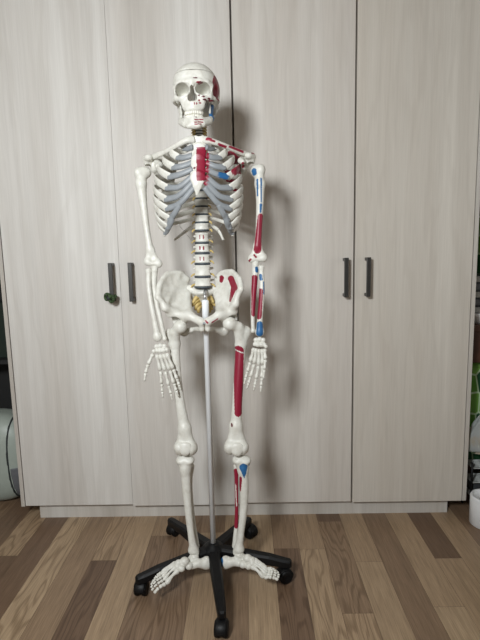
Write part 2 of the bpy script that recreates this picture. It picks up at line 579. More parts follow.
make_floor()
b = MB().box((RX0, RY1, 0), (RX1, RY1 + .1, RH)); struct('wall_back', b, M['wall'])
b = MB().box((RX0 - .1, RY0, 0), (RX0, RY1, RH)); struct('wall_left', b, M['wall'])
b = MB(); b.box((RX1, RY0, 0), (RX1 + .1, -1.55, RH)); b.box((RX1, -.65, 0), (RX1 + .1, RY1, RH))
b.box((RX1, -1.55, 0), (RX1 + .1, -.65, .9)); b.box((RX1, -1.55, 1.9), (RX1 + .1, -.65, RH)); struct('wall_right', b, M['wall'])
b = MB()
for y in (-1.55, -1.12, -.69): b.box((RX1 + .03, y, .9), (RX1 + .08, y + .04, 1.9))
for z in (.9, 1.86): b.box((RX1 + .03, -1.55, z), (RX1 + .08, -.65, z + .04))
struct('fill_window_2', b, M['white'])  # unseen window, added to let fill light in from the right
b = MB().box((RX0 - .1, RY0 - .1, RH), (RX1 + .1, RY1 + .1, RH + .1)); struct('ceiling', b, M['wall'])
# the wall behind the viewer has an unseen window, kept for dim fill light
WX0, WX1, WZ0, WZ1 = -1.50, -0.40, 0.90, 2.0
b = MB()
b.box((RX0, RY0 - .1, 0), (RX1, RY0, WZ0)); b.box((RX0, RY0 - .1, WZ1), (RX1, RY0, RH))
b.box((RX0, RY0 - .1, WZ0), (WX0, RY0, WZ1)); b.box((WX1, RY0 - .1, WZ0), (RX1, RY0, WZ1))
struct('wall_front', b, M['wall'])
b = MB()
for x in (WX0, (WX0 + WX1) / 2 - .02, WX1 - .04): b.box((x, RY0 - .08, WZ0), (x + .04, RY0 - .03, WZ1))
for z in (WZ0, WZ1 - .04): b.box((WX0, RY0 - .08, z), (WX1, RY0 - .03, z + .04))
struct('fill_window_1', b, M['white'])

# ================================================================== wardrobes
X0, DW, DZ = -0.9848, 0.4707, 0.0715
WT, WDEP, DT = 2.32, 0.60, 0.018
DM = [door_mat('ash_laminate_' + s_, i + 1, t_) for i, (s_, t_) in enumerate((('first', (1, 1, 1)), ('second', (1.03, 1.03, 1.03)), ('third', (1.0, .98, .96)), ('fourth', (1.0, .975, .93))))]
CM = door_mat('ash_laminate_carcass', 7, (.93, .92, .90))


def handle(parent, x, z0, z1):
    b = MB()
    y0 = -.034
    b.box((x - .0085, y0 - .008, z0), (x + .0085, y0, z1), .002)
    for z in (z0, z1 - .014): b.box((x - .0075, y0 - .002, z + .001), (x + .0075, -.001, z + .013), .0015)
    return b.build('handle', M['handle'], parent, False)


def wardrobe(ix, label, doors, kx0, kx1):
    xa = X0 + ix * 2 * DW - (0.018 if ix == 0 else 0); xb = X0 + (ix + 1) * 2 * DW + (0.018 if ix == 1 else 0)
    t = thing('wardrobe', ((xa + xb) / 2, 0.3, 0), label, 'wardrobe', 'pale wood wardrobes')
    b = MB()
    sa = 0.017
    # outer sides run level with the door fronts, so their edges show beside the doors
    ya = 0 if ix == 0 else .021
    yb = 0 if ix == 1 else .021
    b.box((xa + .001, ya, DZ - .002), (xa + sa, WDEP, WT), .0008)
    b.box((xb - sa, yb, DZ - .002), (xb - .001, WDEP, WT), .0008)
    b.box((xa + sa, .021, DZ), (xb - sa, WDEP, DZ + .018)); b.box((xa + sa, .021, WT - .018), (xb - sa, WDEP, WT))
    b.box((xa + sa, WDEP - .01, DZ + .018), (xb - sa, WDEP, WT - .018))
    b.box(((xa + xb) / 2 - .009, .021, DZ + .018), ((xa + xb) / 2 + .009, WDEP - .01, WT - .018))
    b.build('carcass', CM, t, False)
    MB().box((kx0, .03, 0), (kx1, .048, DZ - .003)).build('plinth', CM, t, False)
    for j, (gl, gr, dz, dy, hx) in enumerate(doors):
        x = X0 + (ix * 2 + j) * DW
        d = MB().box((x + gl, dy, DZ + dz), (x + DW - gr, DT + dy - .0005, WT - .002), .0012).build('door', DM[ix * 2 + j], t, False)
        handle(d, hx, .957, 1.112)


wardrobe(0, 'left pale wood wardrobe with green band on its left handle', [(.0025, .0007, .001, 0, -.541), (.0005, .004, -.004, -.003, -.463)], -.936, -.0455)
wardrobe(1, 'right pale wood wardrobe with two plain dark handles', [(.004, .0035, .001, 0, .389), (.0035, .0025, -.002, -.001, .476)], -.0425, .849)

# green twisted band hanging at the foot of the leftmost handle
hb = thing('hair_band', at(108, 298, -.075), 'green twisted band looped round the leftmost dark handle', 'band')
b = MB()
c0 = np.array([-.541, -.039, .978])
ring = [c0 + np.array([.0155 * math.cos(a), .012 * math.sin(a), .004 * math.sin(2 * a)]) for a in np.linspace(0, 2 * PI, 25)]
b.sweep(ring, .0055, n=60, seg=8, out=(0, 0, 1))
b.build('loop', M['green'], hb)
b = MB()
for dx, dz, r in ((-.013, .002, .0115), (.003, -.006, .0115)):
    cc = c0 + np.array([dx, -.018, dz])
    b.sweep([cc + np.array([r * .8 * math.cos(a), -.003 * math.cos(3 * a), r * math.sin(a)]) for a in np.linspace(0, 2 * PI, 17)], .0056, n=40, seg=8, out=(0, -1, 0))
b.build('bow', M['green'], hb)
SD(.0012).u(ell(c0 + np.array([-.008, -.020, -.003]), (.008, .007, .009))).build('knot', M['seam'], hb)

# ================================================================== stand
HUB = np.array([-.141, -.360, 0])
st = thing('skeleton_stand', tuple(HUB), 'black five-legged wheeled stand with a slim white pole', 'stand')
b = MB()
b.lathe([(.0, .062), (.030, .062), (.038, .068), (.041, .085), (.040, .104), (.034, .112), (.020, .116), (.017, .124), (.0, .124)], 32, HUB)
b.build('hub', M['black'], st)
b = MB(); b.lathe([(.0, .118), (.0095, .118), (.0095, .93), (.0115, .932), (.0115, .985), (.0095, .99), (.0, .99)], 20, HUB)
b.build('pole', M['pole'], st)
b = MB(); b.lathe([(.0, .985), (.0062, .985), (.0062, 1.012), (.0, 1.012)], 16, HUB)
b.sweep([HUB + np.array([0, 0, 1.008]), HUB + np.array([0, .02, 1.018]), HUB + np.array([0, .05, 1.02])], .006, n=10, seg=10, out=(1, 0, 0))
b.build('hanger', M['steel'], st)
ENDS = [(-.330, -.125, 60), (-.017, -.128, -45), (-.098, -.628, 265), (-.382, -.470, 85), (.120, -.396, 200)]
for ex, ey, sw in ENDS:
    e = np.array([ex, ey, 0]); u = e - HUB; L = np.linalg.norm(u); u /= L
    side = np.array([-u[1], u[0], 0])
    V = []; F = []
    for t_, w_, zt, zb in ((.025, .021, .112, .066), (.10, .019, .104, .064), (.20, .0165, .093, .062), (L - .012, .0145, .082, .056), (L + .008, .012, .079, .055), (L + .014, .007, .074, .056)):
        p = HUB + u * t_
        prof = [(-1, zb), (-1, zt - .007), (-.62, zt), (.62, zt), (1, zt - .007), (1, zb)]
        for s_, z in prof: V.append(p + side * s_ * w_ + np.array([0, 0, z]))
    for i in range(5):
        for k in range(6):
            k2 = (k + 1) % 6
            F.append([i * 6 + k, (i + 1) * 6 + k, (i + 1) * 6 + k2, i * 6 + k2])
    F.append([0, 1, 2, 3, 4, 5]); F.append([30 + k for k in range(5, -1, -1)])
    leg = obj('leg', V, F, M['black'], st, False)
    # twin-wheel caster
    a = math.radians(sw); f = np.array([math.cos(a), math.sin(a), 0]); ax = np.array([-f[1], f[0], 0])
    cc = e + f * .012 + np.array([0, 0, .0245])
    b = MB(); b.lathe([(.0, .03), (.0055, .03), (.0055, .06), (.0, .06)], 12, e)
    hood = []
    n = 14
    for i in range(n + 1):
        th = math.radians(-5 + 190 * i / n)
        hood.append(cc + f * -.0262 * math.cos(th) + np.array([0, 0, .0262 * math.sin(th)]))
    b.sweep(hood, .0175, .0022, n=20, seg=8, out=(0, 0, 1) if False else np.array([(h_ - cc) / np.linalg.norm(h_ - cc) for h_ in smooth_path(hood, 20)]), power=4)
    ca = b.build('caster', M['black'], leg)
    Rm = Matrix((f, np.array([0, 0, 1.0]), ax)).transposed().to_4x4() if False else Matrix([[f[0], 0, ax[0]], [f[1], 0, ax[1]], [0, 1, 0]]).to_4x4()
    for s_ in (-1, 1):
        b = MB()
        b.lathe([(.0, .003), (.018, .003), (.0225, .0055), (.0245, .0085), (.0245, .0175), (.021, .021), (.012, .0225), (.008, .021), (.0, .021)], 28,
                cc, Rm @ Matrix.Scale(s_, 4, (0, 0, 1)))
        V = np.concatenate(b.V); F = [f_[::-1] for f_ in b.F] if s_ < 0 else b.F
        # wheels are parts of the leg's caster; kept at the second level beside it
        obj('wheel', V, F, M['wheel'], leg)

# ================================================================== skeleton
SK = thing('anatomical_skeleton', (float(HUB[0]), float(HUB[1]), .03), 'white anatomical skeleton with red and blue muscle markings hanging from the pole', 'skeleton')
v3 = lambda *a: np.array(a, float)

# ---- skull, built about its own centre (x right, -y forward, z up from the orbits)
SO = at(191.3, 87.3, -.45) + v3(.006, .085, .0)
SROT = Matrix.Rotation(math.radians(-3), 3, 'Z')


def sk(x, y, z): return SO + np.array(SROT @ Vector((x, y, z * .885)))


def skl(V): return ((np.asarray(V) - SO) @ np.array(SROT)) / np.array([1, 1, .885])


def cranium():
    d = SD(.002)
    d.u(ell(sk(0, .010, .026), (.0715, .088, .064)), 0)
    d.u(ell(sk(0, -.040, .030), (.056, .048, .050)), .03)
    d.u(ell(sk(0, .035, -.004), (.058, .060, .050)), .03)
    return d


d = cranium()
d.u(ell(sk(0, -.058, -.045), (.032, .032, .030)), .012)                # maxilla
d.u(ell(sk(0, -.066, -.066), (.027, .022, .013)), .008)                # alveolar ridge
d.u(ell(sk(0, -.030, -.028), (.034, .040, .022)), .01)
for s in (-1, 1):
    d.chain([sk(s * .004, -.085, .018), sk(s * .026, -.083, .0185), sk(s * .044, -.074, .016), sk(s * .054, -.060, .008)], [.008, .0075, .0075, .007], .008)
    d.chain([sk(s * .054, -.060, .010), sk(s * .053, -.060, -.008), sk(s * .047, -.066, -.022)], [.0065, .0055, .0085], .006)
    d.chain([sk(s * .016, -.080, -.020), sk(s * .032, -.076, -.027), sk(s * .048, -.064, -.027), sk(s * .059, -.048, -.026)], [.007, .008, .0095, .008], .008)
    d.chain([sk(s * .059, -.048, -.026), sk(s * .067, -.025, -.022), sk(s * .068, .0, -.020), sk(s * .062, .014, -.018)], [.0065, .005, .005, .008], .005)
    d.chain([sk(s * .030, -.072, -.032), sk(s * .026, -.068, -.055)], [.010, .008], .008)
    d.u(cone(sk(s * .055, .030, -.030), sk(s * .052, .024, -.052), .012, .007), .008)      # mastoid
d.chain([sk(0, -.083, .018), sk(0, -.089, .004), sk(0, -.096, -.009)], [.009, .0065, .0055], .006)
for s in (-1, 1):
    R_ = np.array(Matrix.Rotation(math.radians(s * 10), 3, 'Y'))
    d.sub(ell(sk(s * .0308, -.074, -.003), (.0215, .060, .0165), R_), .003); d.sub(ell(sk(s * .0355, -.074, -.009), (.0165, .050, .0135)), .004)
    d.sub(ell(sk(s * .0645, -.040, .000), (.0085, .020, .020)), .008)                   # behind the orbit
    d.sub(ell(sk(s * .048, -.038, -.045), (.013, .026, .022)), .006)                     # under the cheek arch
    d.sub(ell(sk(s * .0058, -.080, -.031), (.0080, .056, .0115)), .002)
d.sub(ell(sk(0, -.080, -.018), (.0062, .055, .021)), .003)
d.u(cone(sk(.001, -.070, -.010), sk(.001, -.066, -.042), .0011, .0012), .001)
CUTZ = SO[2] + .050
lower = SD(.002); lower.ops = list(d.ops) + [('c', (lambda X, Y, Z: Z - CUTZ + .0007, None, None), 0)]


def skull_paint(V):
    L = skl(V)
    x, y, z = L[:, 0], L[:, 1], L[:, 2]
    out = np.zeros((len(V), 4)); out[:, :3] = (.69, .68, .625)
    def put(m, c): out[m, :3] = c; out[m, 3] = 1
    put((x > .038) & (((y + .026) / .034) ** 2 + ((z - .014) / .041) ** 2 < 1) & ((((x - .0308) / .0250) ** 2 + ((z + .003) / .0195) ** 2) > 1) & ~((y < -.050) & (z < .012) & (x < .050)), RED)
    def dot(cx, cz, rx, rz, c): put((y < -.03) & (((x - cx) / rx) ** 2 + ((z - cz) / rz) ** 2 < 1), c)
    dot(.012, .0275, .007, .0028, DARKRED); put((y < -.070) & (((x - .024) / .011) ** 2 + ((z - .0135) / .0030) ** 2 < 1), RED)
    dot(.021, -.0255, .004, .0025, DARKRED); dot(.033, -.0300, .006, .0026, DARKRED); dot(.036, -.0385, .006, .0028, DARKRED)
    dot(.048, -.034, .004, .003, DARKRED)
    dot(.006, -.052, .0022, .0045, RED); dot(.0125, -.052, .0022, .0045, RED); dot(.022, -.049, .004, .002, RED)
    dot(.009, -.036, .003, .007, RED); dot(.02, -.041, .003, .003, RED)
    return out


SKULL = lower.build('skull', M['paint'], SK, skull_paint)
cap = cranium(); cap.cut(lambda X, Y, Z: CUTZ + .0007 - Z)
cap.build('skull_cap', M['bone'], SKULL)
d = SD(.002)
for s in (-1, 1):
    d.chain([sk(s * .051, -.002, -.030), sk(s * .047, -.008, -.052), sk(s * .047, -.014, -.078)], [.011, .0135, .012], .006, nrm=(1, 0, 0), flat=.42)
    d.chain([sk(s * .046, -.026, -.034), sk(s * .044, -.024, -.062)], [.005, .009], .006, nrm=(1, 0, 0), flat=.5)
    d.chain([sk(s * .047, -.014, -.080), sk(s * .041, -.040, -.096), sk(s * .024, -.066, -.110), sk(0, -.078, -.114)], [.0095, .0115, .0125, .0135], .006, nrm=(0, 1, 0), flat=.8)
    d.chain([sk(s * .038, -.040, -.092), sk(s * .022, -.067, -.094), sk(0, -.078, -.095)], [.006, .0065, .0065], .006)
    d.u(ell(sk(s * .013, -.080, -.121), (.010, .008, .007)), .006)


def jaw_paint(V):
    L = skl(V); x, y, z = L[:, 0], L[:, 1], L[:, 2]
    out = np.zeros((len(V), 4)); out[:, :3] = (.69, .68, .625)
    def put(m, c): out[m, :3] = c; out[m, 3] = 1
    put((x > .035) & (z < -.034) & (z > -.098) & (y > -.030), BLUE)
    f = (y < -.05) & (x > .004) & (x < .030)
    put(f & (np.abs((z + .103) - .12 * x) < .0022), RED); put(f & (np.abs((z + .1115) - .12 * x) < .0022), RED); put(f & (np.abs((z + .119) - .12 * x) < .002) & (x < .024), RED)
    put((y < -.05) & (((x - .010) / .005) ** 2 + ((z + .0905) / .004) ** 2 < 1), DARKRED)
    return out


d.build('mandible', M['paint'], SKULL, jaw_paint)
for row, (z0, z1, rx, ry, yc) in enumerate(((-.0715, -.0825, .0265, .028, -.0575), (-.0935, -.083, .0250, .027, -.056))):
    for i in range(14):
        a = math.radians(-78 + 156 * i / 13)
        w = .0030 if abs(i - 6.5) > 4 else .0026
        p0 = sk(rx * math.sin(a), yc - ry * math.cos(a) * .9, z0); p1 = sk(rx * .99 * math.sin(a), yc - ry * .97 * math.cos(a) * .9, z1)
        V, F = sweep([p0, (p0 + p1) / 2, p1], [w * .8, w, w * .95], [.0026, .003, .002], n=6, seg=8, out=(math.sin(a), -math.cos(a), 0), power=3)
        obj('tooth', V, F, M['tooth'], SKULL)

# ---- spine
SPX = [(199, 130.5, -.335), (199.5, 138, -.325), (200.5, 165, -.285), (201.5, 200, -.285), (202, 230, -.315), (202.2, 250, -.335), (202.5, 268, -.340), (203, 290, -.325)]
SPP = np.array([at(*p) for p in SPX])


def spine_at(py):
    ys = [p[1] for p in SPX]
    return np.array([np.interp(py, ys, SPP[:, k]) for k in range(3)])


def vertebra(p, a, b, h, kind, red=False):
    d = SD(.002)
    d.u(ecyl(p, a, b, h, .14), 0)
    q = lambda x, y, z: p + v3(x, y, z)
    ln = {'c': .018, 't': .030, 'l': .034}[kind]
    for s in (-1, 1):
        d.u(cone(q(s * a * .55, b * .7, h * .4), q(s * a * .6, b + .012, h * .2), h * .4, h * .35), .003)
        tl = {'c': .012, 't': .020, 'l': .012}[kind]
        d.u(cone(q(s * a * .6, b + .010, h * .2), q(s * (a * .7 + tl), b + .014 + (.006 if kind == 't' else 0), h * .3), .0052, .0042), .004)
        d.u(cone(q(s * a * .55, b + .012, h * .9), q(s * a * .5, b + .014, -h * .9), .005, .005), .003)
    d.u(cone(q(0, b + .018, 0), q(0, b + .018 + ln * .75, -.012 if kind != 't' else -.022), .0055, .0042), .004)
    for s in (-1, 1): d.u(cone(q(s * a * .6, b + .011, h * .2), q(0, b + .02, 0), .0045, .005), .003)
    rule = []
    if red:
        for s in (-1, 1):
            rule.append((RED, seg_patch(q(s * .006, 0, h * .35), q(s * .006, 0, -h * .35), .0024, .0024, front=p[1])))
    return d.build('vertebra', M['paint'] if red else M['bone'], SK, spots(rule) if red else None)


def disc(p, a, b, h, parent):
    prof = [(.0, -h), (.94, -h), (1.0, -h * .4), (1.0, h * .4), (.94, h), (.0, h)]
    V, F = lathe(prof, 24)
    V = V * v3(a, b, 1) + p
    obj('intervertebral_disc', V, F, M['disc'], parent)


def nerve(p, a, b, parent, ln=.016):
    for s in (-1, 1):
        V, F = sweep([p + v3(s * a * .5, b + .004, .002), p + v3(s * (a + .004), b * .55, -.001), p + v3(s * (a + ln), b * .3, -.008)], [.0036, .0032, .0020], n=10, seg=8)
        obj('nerve_root', V, F, M['nerve'], parent)


VT = []
cerv = np.linspace(118.5, 134.5, 7)
for i, y in enumerate(cerv):
    p = spine_at(max(y, 130.5)); p = p + v3(0, 0, (130.5 - y) * .0032 if y < 130.5 else 0)
    v = vertebra(p, .0125, .0085, .0042, 'c', False)
    disc(p - v3(0, 0, .0058), .0115, .008, .0016, v); nerve(p - v3(0, 0, .004), .0125, .0085, v, .012)
thor = [138.5 + 8.02 * i for i in range(12)]
tp = []
for i, y in enumerate(thor):
    p = spine_at(y); tp.append(p)
    a = .0155 + .00095 * i
    nx = spine_at(y + 8.02); hh = (p[2] - nx[2]) / 2
    v = vertebra(p, a, .0115 + .0006 * i, hh - .0028, 't', False)
    disc((p + nx) / 2, a * .97, .0112 + .0006 * i, .0027, v); nerve((p + nx) / 2 + v3(0, 0, .003), a, .012, v, .007)
lt = [231.6, 243.0, 253.3, 263.8, 276.6, 287.0]   # disc levels under T12 and under each lumbar
for i in range(5):
    p0, p1 = spine_at(lt[i]), spine_at(lt[i + 1])
    p = (p0 + p1) / 2; hh = abs(p0[2] - p1[2]) / 2 - .0036
    a = .0245 + .0012 * i
    v = vertebra(p, a, .0175, hh, 'l', i < 3)
    disc(p1, a * .99, .0175, .0036, v); nerve(p1 + v3(0, 0, .008), a, .017, v, .011)

# ---- sacrum and its nerves
S1 = at(202.8, 291.2, -.320)
d = SD(.002)
d.u(ell(S1 + v3(0, .004, -.004), (.027, .020, .011)), 0)
for s in (-1, 1):
    d.u(cone(S1 + v3(s * .015, .012, -.004), S1 + v3(s * .044, .018, .008), .015, .015), .012)
    d.u(cone(S1 + v3(s * .036, .026, -.014), S1 + v3(s * .014, .052, -.072), .014, .008, (0, 1, .4), .6), .01)
d.chain([S1 + v3(0, .014, -.01), S1 + v3(0, .040, -.04), S1 + v3(0, .052, -.075), S1 + v3(0, .040, -.098)], [.024, .020, .014, .006], .01, (0, 1, .4), .6)
SAC = d.build('sacrum', M['bone'], SK)
for s in (-1, 1):
    for k, (za, xb, zb) in enumerate(((-.016, .036, -.040), (-.028, .040, -.052), (-.040, .030, -.066), (-.054, .020, -.076))):
        V, F = sweep([S1 + v3(s * .010, .030 + .004 * k, za), S1 + v3(s * (.018 + .3 * (xb - .018)), .010 + .004 * k, (za + zb) / 2 + .006), S1 + v3(s * xb, .004 + .006 * k, zb)],
                     [.0085, .0080, .0045], n=14, seg=10)
        obj('sacral_nerve', V, F, M['nerve'], SAC)

# ---- hip bones
def hip(P, s, paint=None):
    g = {k: at(*v) for k, v in P.items()}
    d = SD(.002)
    rim = ['si', 'top', 'mid', 'ant', 'asis', 'aiis', 'body', 'silow']
    c = g['fossa']
    for a_, b_ in zip(rim, rim[1:] + rim[:1]): d.u(tri(c, g[a_], g[b_], .0050), .012)
    crest = smooth_path([g[k] for k in ('si', 'top', 'mid', 'ant', 'asis')], 13)
    d.chain(list(crest), list(interp([.011, .0085, .008, .0085, .009], 13)), .006)
    d.chain([g['asis'], (g['asis'] + g['aiis']) / 2 + v3(-s * .004, 0, 0), g['aiis']], [.009, .008, .0095], .006)
    d.chain([g['aiis'], g['acet'] + v3(0, .006, .016)], [.011, .018], .01)
    d.chain([g['silow'], g['body'], g['acet'] + v3(0, .010, .010)], [.011, .011, .020], .012)
    d.u(ell(g['acet'] + v3(0, .012, .0), (.027, .024, .027)), .01)
    d.chain([g['acet'] + v3(-s * .012, -.004, .006), g['ram'], g['pub']], [.019, .0135, .0135], .010)
    d.u(cone(g['pub'] + v3(0, 0, .006), g['pub'] + v3(0, .006, -.024), .0085, .008), .006)
    d.chain([g['pub'] + v3(0, .006, -.024), g['inf'], g['isch']], [.009, .0080, .0140], .006)
    d.chain([g['isch'], g['acet'] + v3(0, .026, -.020)], [.0135, .013], .010)
    d.chain([g['silow'], g['brim'], g['ram']], [.012, .0105, .0125], .012)
    d.u(tri(g['silow'], g['body'], g['brim'], .006), .012); d.u(tri(g['body'], g['brim'], g['ram'], .008), .012); d.u(tri(g['body'], g['acet'], g['ram'], .009), .012)
    d.sub(ell(g['acet'] + v3(s * .012, -.012, -.006), (.0235, .0235, .0235)), .003)
    return d.build('hip_bone', M['paint'] if paint else M['bone'], SK, paint, relax=12), g


LH = dict(si=(187, 279, -.295), top=(180, 273, -.310), mid=(167, 274, -.345), ant=(159.5, 285, -.385), asis=(158, 297.5, -.410), aiis=(165, 308, -.408),
          body=(171, 314, -.385), silow=(187, 294, -.310), fossa=(172, 289, -.338), acet=(179.5, 320, -.372), brim=(188, 305, -.338), ram=(190, 316, -.402), pub=(201.5, 322, -.418),
          inf=(195, 329, -.370), isch=(184, 332, -.330))
RHP = dict(si=(217, 279, -.295), top=(222, 273, -.310), mid=(231.5, 271.5, -.345), ant=(239.5, 279, -.385), asis=(241, 289, -.410), aiis=(235.5, 304, -.408),
           body=(233, 312, -.385), silow=(217.5, 294, -.310), fossa=(230, 286, -.338), acet=(229.5, 319, -.372), brim=(219, 305, -.338), ram=(219.5, 315, -.402), pub=(207.5, 322, -.418),
           inf=(213.5, 329, -.370), isch=(224, 332, -.330))
hip(LH, -1)
rp = spots([(RED, seg_patch(at(221.5, 278, -.33), at(221, 281, -.33), .0085, .0065, -.27)),
            (RED, seg_patch(at(231, 279, -.36), at(234.5, 287, -.37), .011, .011)),
            (RED, seg_patch(at(234, 287, -.37), at(230, 301, -.37), .010, .003)),
            (RED, seg_patch(at(218, 318, -.40), at(212, 322, -.41), .0022, .002)),
            (RED, seg_patch(at(214, 324, -.40), at(221, 327, -.40), .004, .003)),
            (RED, seg_patch(at(206, 320.5, -.42), at(208, 322.5, -.42), .003, .003))])
hip(RHP, 1, rp)
V, F = sweep([at(201.5, 320, -.418), at(204.5, 323.5, -.421), at(207.5, 320, -.418)], [.004, .006, .004], [.008, .010, .008], n=10, seg=10)
obj('pubic_disc', V, F, M['cart'], SK)

# ---- rib cage
STX = 199.3
stp = [at(199.4, 143.5, -.425), at(199.0, 150, -.436), at(198.2, 160, -.448), at(197.7, 178, -.462), at(197.2, 186, -.465), at(196.8, 195, -.462)]
d = SD(.002)
d.chain(stp, [.027, .023, .0215, .0235, .014, .004], .008, (0, 1, .2), .26)
d.sub(ell(stp[0] + v3(0, 0, .030), (.012, .03, .010)), .004)
STC = stp[2][0]


def stern_paint(V):
    out = np.zeros((len(V), 4)); out[:, :3] = (.69, .68, .625)
    zt, zb = at(199, 147, -.44)[2], at(199, 181, -.46)[2]
    m_ = (V[:, 0] > STC - .0045) & (V[:, 2] < zt) & (V[:, 2] > zb) & (V[:, 1] < stp[2][1] + .02)
    out[m_, :3] = RED; out[m_, 3] = 1
    m_ = np.hypot(V[:, 0] - at(194.5, 168, -.46)[0], V[:, 2] - at(194.5, 168, -.46)[2]) < .004
    out[m_, :3] = DARKRED; out[m_, 3] = 1
    return out


d.build('sternum', M['paint'], SK, stern_paint)
CX = STX
# rib front ends (left, as in the photograph), half-widths, side heights, where the cartilage meets the sternum
RIB = [  # half-width px, lateral py, front end px offset from the midline, front py, front Y, cartilage target (offset px, py)
    (17, 144, 14.5, 148.5, -.405, (7, 147)),
    (27, 150, 21.0, 157.5, -.425, (7, 155.5)),
    (35, 158, 25.5, 167.5, -.435, (6.5, 162.5)),
    (40, 167, 29.5, 177.0, -.438, (6.5, 169)),
    (42.5, 177, 32.0, 188.0, -.436, (6.5, 176)),
    (43.5, 187, 33.0, 199.5, -.432, (6.0, 181.5)),
    (44, 196, 32.0, 209.0, -.428, (5.0, 187)),
    (43.5, 204, 29.5, 219.0, -.420, None),
    (42, 212, 31.0, 227.5, -.405, None),
    (39, 219, 33.5, 232.5, -.375, None),
    (35, 226, 34.5, 236.0, -.335, None),
    (24, 233, 25.0, 240.0, -.290, None)]
cartmid = {}
for s in (-1, 1):
    prev = None
    for i, (hw, ly, fx, fy, fY, tg) in enumerate(RIB):
        k = .965 if s > 0 else 1.0
        v = tp[i]
        head = v + v3(s * (.014 + .0005 * i), .012, .004)
        neck = v + v3(s * .034, .028 if i else .014, .002)
        lat = at(CX + s * hw * k, ly, -.345 if i < 10 else -.315)
        ang = np.array([(neck[0] * .45 + lat[0] * .55), max(neck[1], v[1] + .034) + (.0 if i in (0, 11) else .006), neck[2] * .55 + lat[2] * .45])
        end = at(CX + s * fx * k, fy, fY)
        if i < 10:
            front = lat * .42 + end * .58 + v3(s * .013 * (1 if i > 0 else .4), -.018 if i < 9 else -.006, .003)
            pts = [head, neck, ang, lat, front, end]
        elif i == 10:
            pts = [head, neck, ang, lat * .9 + ang * .1, end]
        else:
            pts = [head, neck, (ang + neck) / 2 + v3(s * .01, .0, -.01), end]
        n = 44
        X = smooth_path(pts, n)
        axis_ = np.array([v[0], -.36, 0])
        out = X - axis_; out[:, 2] = 0; out /= np.linalg.norm(out, axis=1)[:, None]
        if i == 0: out = out * .35 + v3(0, -.2, 1)
        wid = [.0065, .0063, .0078, .0090, .0098, .0112, .0122] if i < 10 else [.0055, .005, .006, .006, .005, .003]
        V, F = sweep(pts, wid, [.0042, .004, .0038, .0036, .0036, .0038, .0042], n=n, seg=12, out=out, power=2.6)
        pf = None
        if s > 0 and 2 <= i <= 4:
            a_, b_ = .70, .84
            za, zb = X[int(n * a_)], X[int(n * b_)]
            if i == 3: pf = spots([(RED, seg_patch(za, zb, .012, .012, -.36))])
        rb = obj('rib', V, F, M['paint'] if pf else M['bone'], SK, True, pf)
        if i >= 10: continue
        if tg:
            T_ = at(CX + s * tg[0], tg[1], -.445 if i < 3 else -.458)
            mid = (end + T_) / 2 + v3(0, -.006, -.004 - (.010 if i in (4, 5, 6) else 0))
            cp = [end - (end - front) * .12, end * .8 + mid * .2 + v3(0, -.002, 0), mid, T_]
            cartmid[(s, i)] = mid
        else:
            up_ = cartmid[(s, i - 1)]
            T_ = up_ + v3(s * .004, .002, -.006)
            mid = (end + T_) / 2 + v3(0, -.004, -.005)
            cp = [end - (end - front) * .12, end * .8 + mid * .2, mid, T_]
            cartmid[(s, i)] = end * .5 + T_ * .5
        col = M['cart']
        V, F = sweep(cp, [.0114, .0100, .0090, .0090], [.0050, .0050, .0048, .0052], n=24, seg=10)
        if s > 0 and i in (1, 2, 3, 4, 5):
            cut = CX + {1: 9.5, 2: 9.8, 3: 9.5, 4: 9.2, 5: 8}[i]
            red = seg_patch(at(CX, 145, -.45), at(CX, 185, -.45), at(cut, 165, -.45)[0] - at(CX, 165, -.45)[0])
            gc = (.25, .268, .285)
            rules = [(gc, lambda V_: np.full(len(V_), -1.0))]
            if i == 3: rules.append((BLUE, seg_patch(cp[1] * .5 + cp[2] * .5, cp[1], .010)))
            rules.append((RED, red))
            obj('costal_cartilage', V, F, M['paint'], rb, True, spots(rules))
        else:
            obj('costal_cartilage', V, F, col, rb)

# ---- shoulder girdle
for s, pts in ((-1, [(193.5, 139.5, -.430), (186, 140.8, -.438), (176, 146, -.425), (165, 152, -.392), (152.5, 157, -.350)]),
               (1, [(204.5, 140, -.430), (211, 141.2, -.438), (222, 144.8, -.425), (235, 150, -.392), (249, 155.5, -.350)])):
    P = [at(*p) for p in pts]
    V, F = sweep(P, [.0125, .0095, .0078, .0080, .0095], [.011, .0085, .0070, .0064, .0060], n=40, seg=14)
    if s > 0:
        pf = spots([(RED, seg_patch(at(208, 139.8, -.435), at(214, 141.8, -.435), .0065, .0045, -.30)), (RED, seg_patch(at(219.5, 144.6, -.43), at(226, 147.2, -.415), .0050, .0046)),
                    (RED, seg_patch(at(229.5, 147.0, -.41), at(243, 152, -.37), .0042, .0042))])
        obj('clavicle', V, F, M['paint'], SK, True, pf)
    else:
        obj('clavicle', V, F, M['bone'], SK)


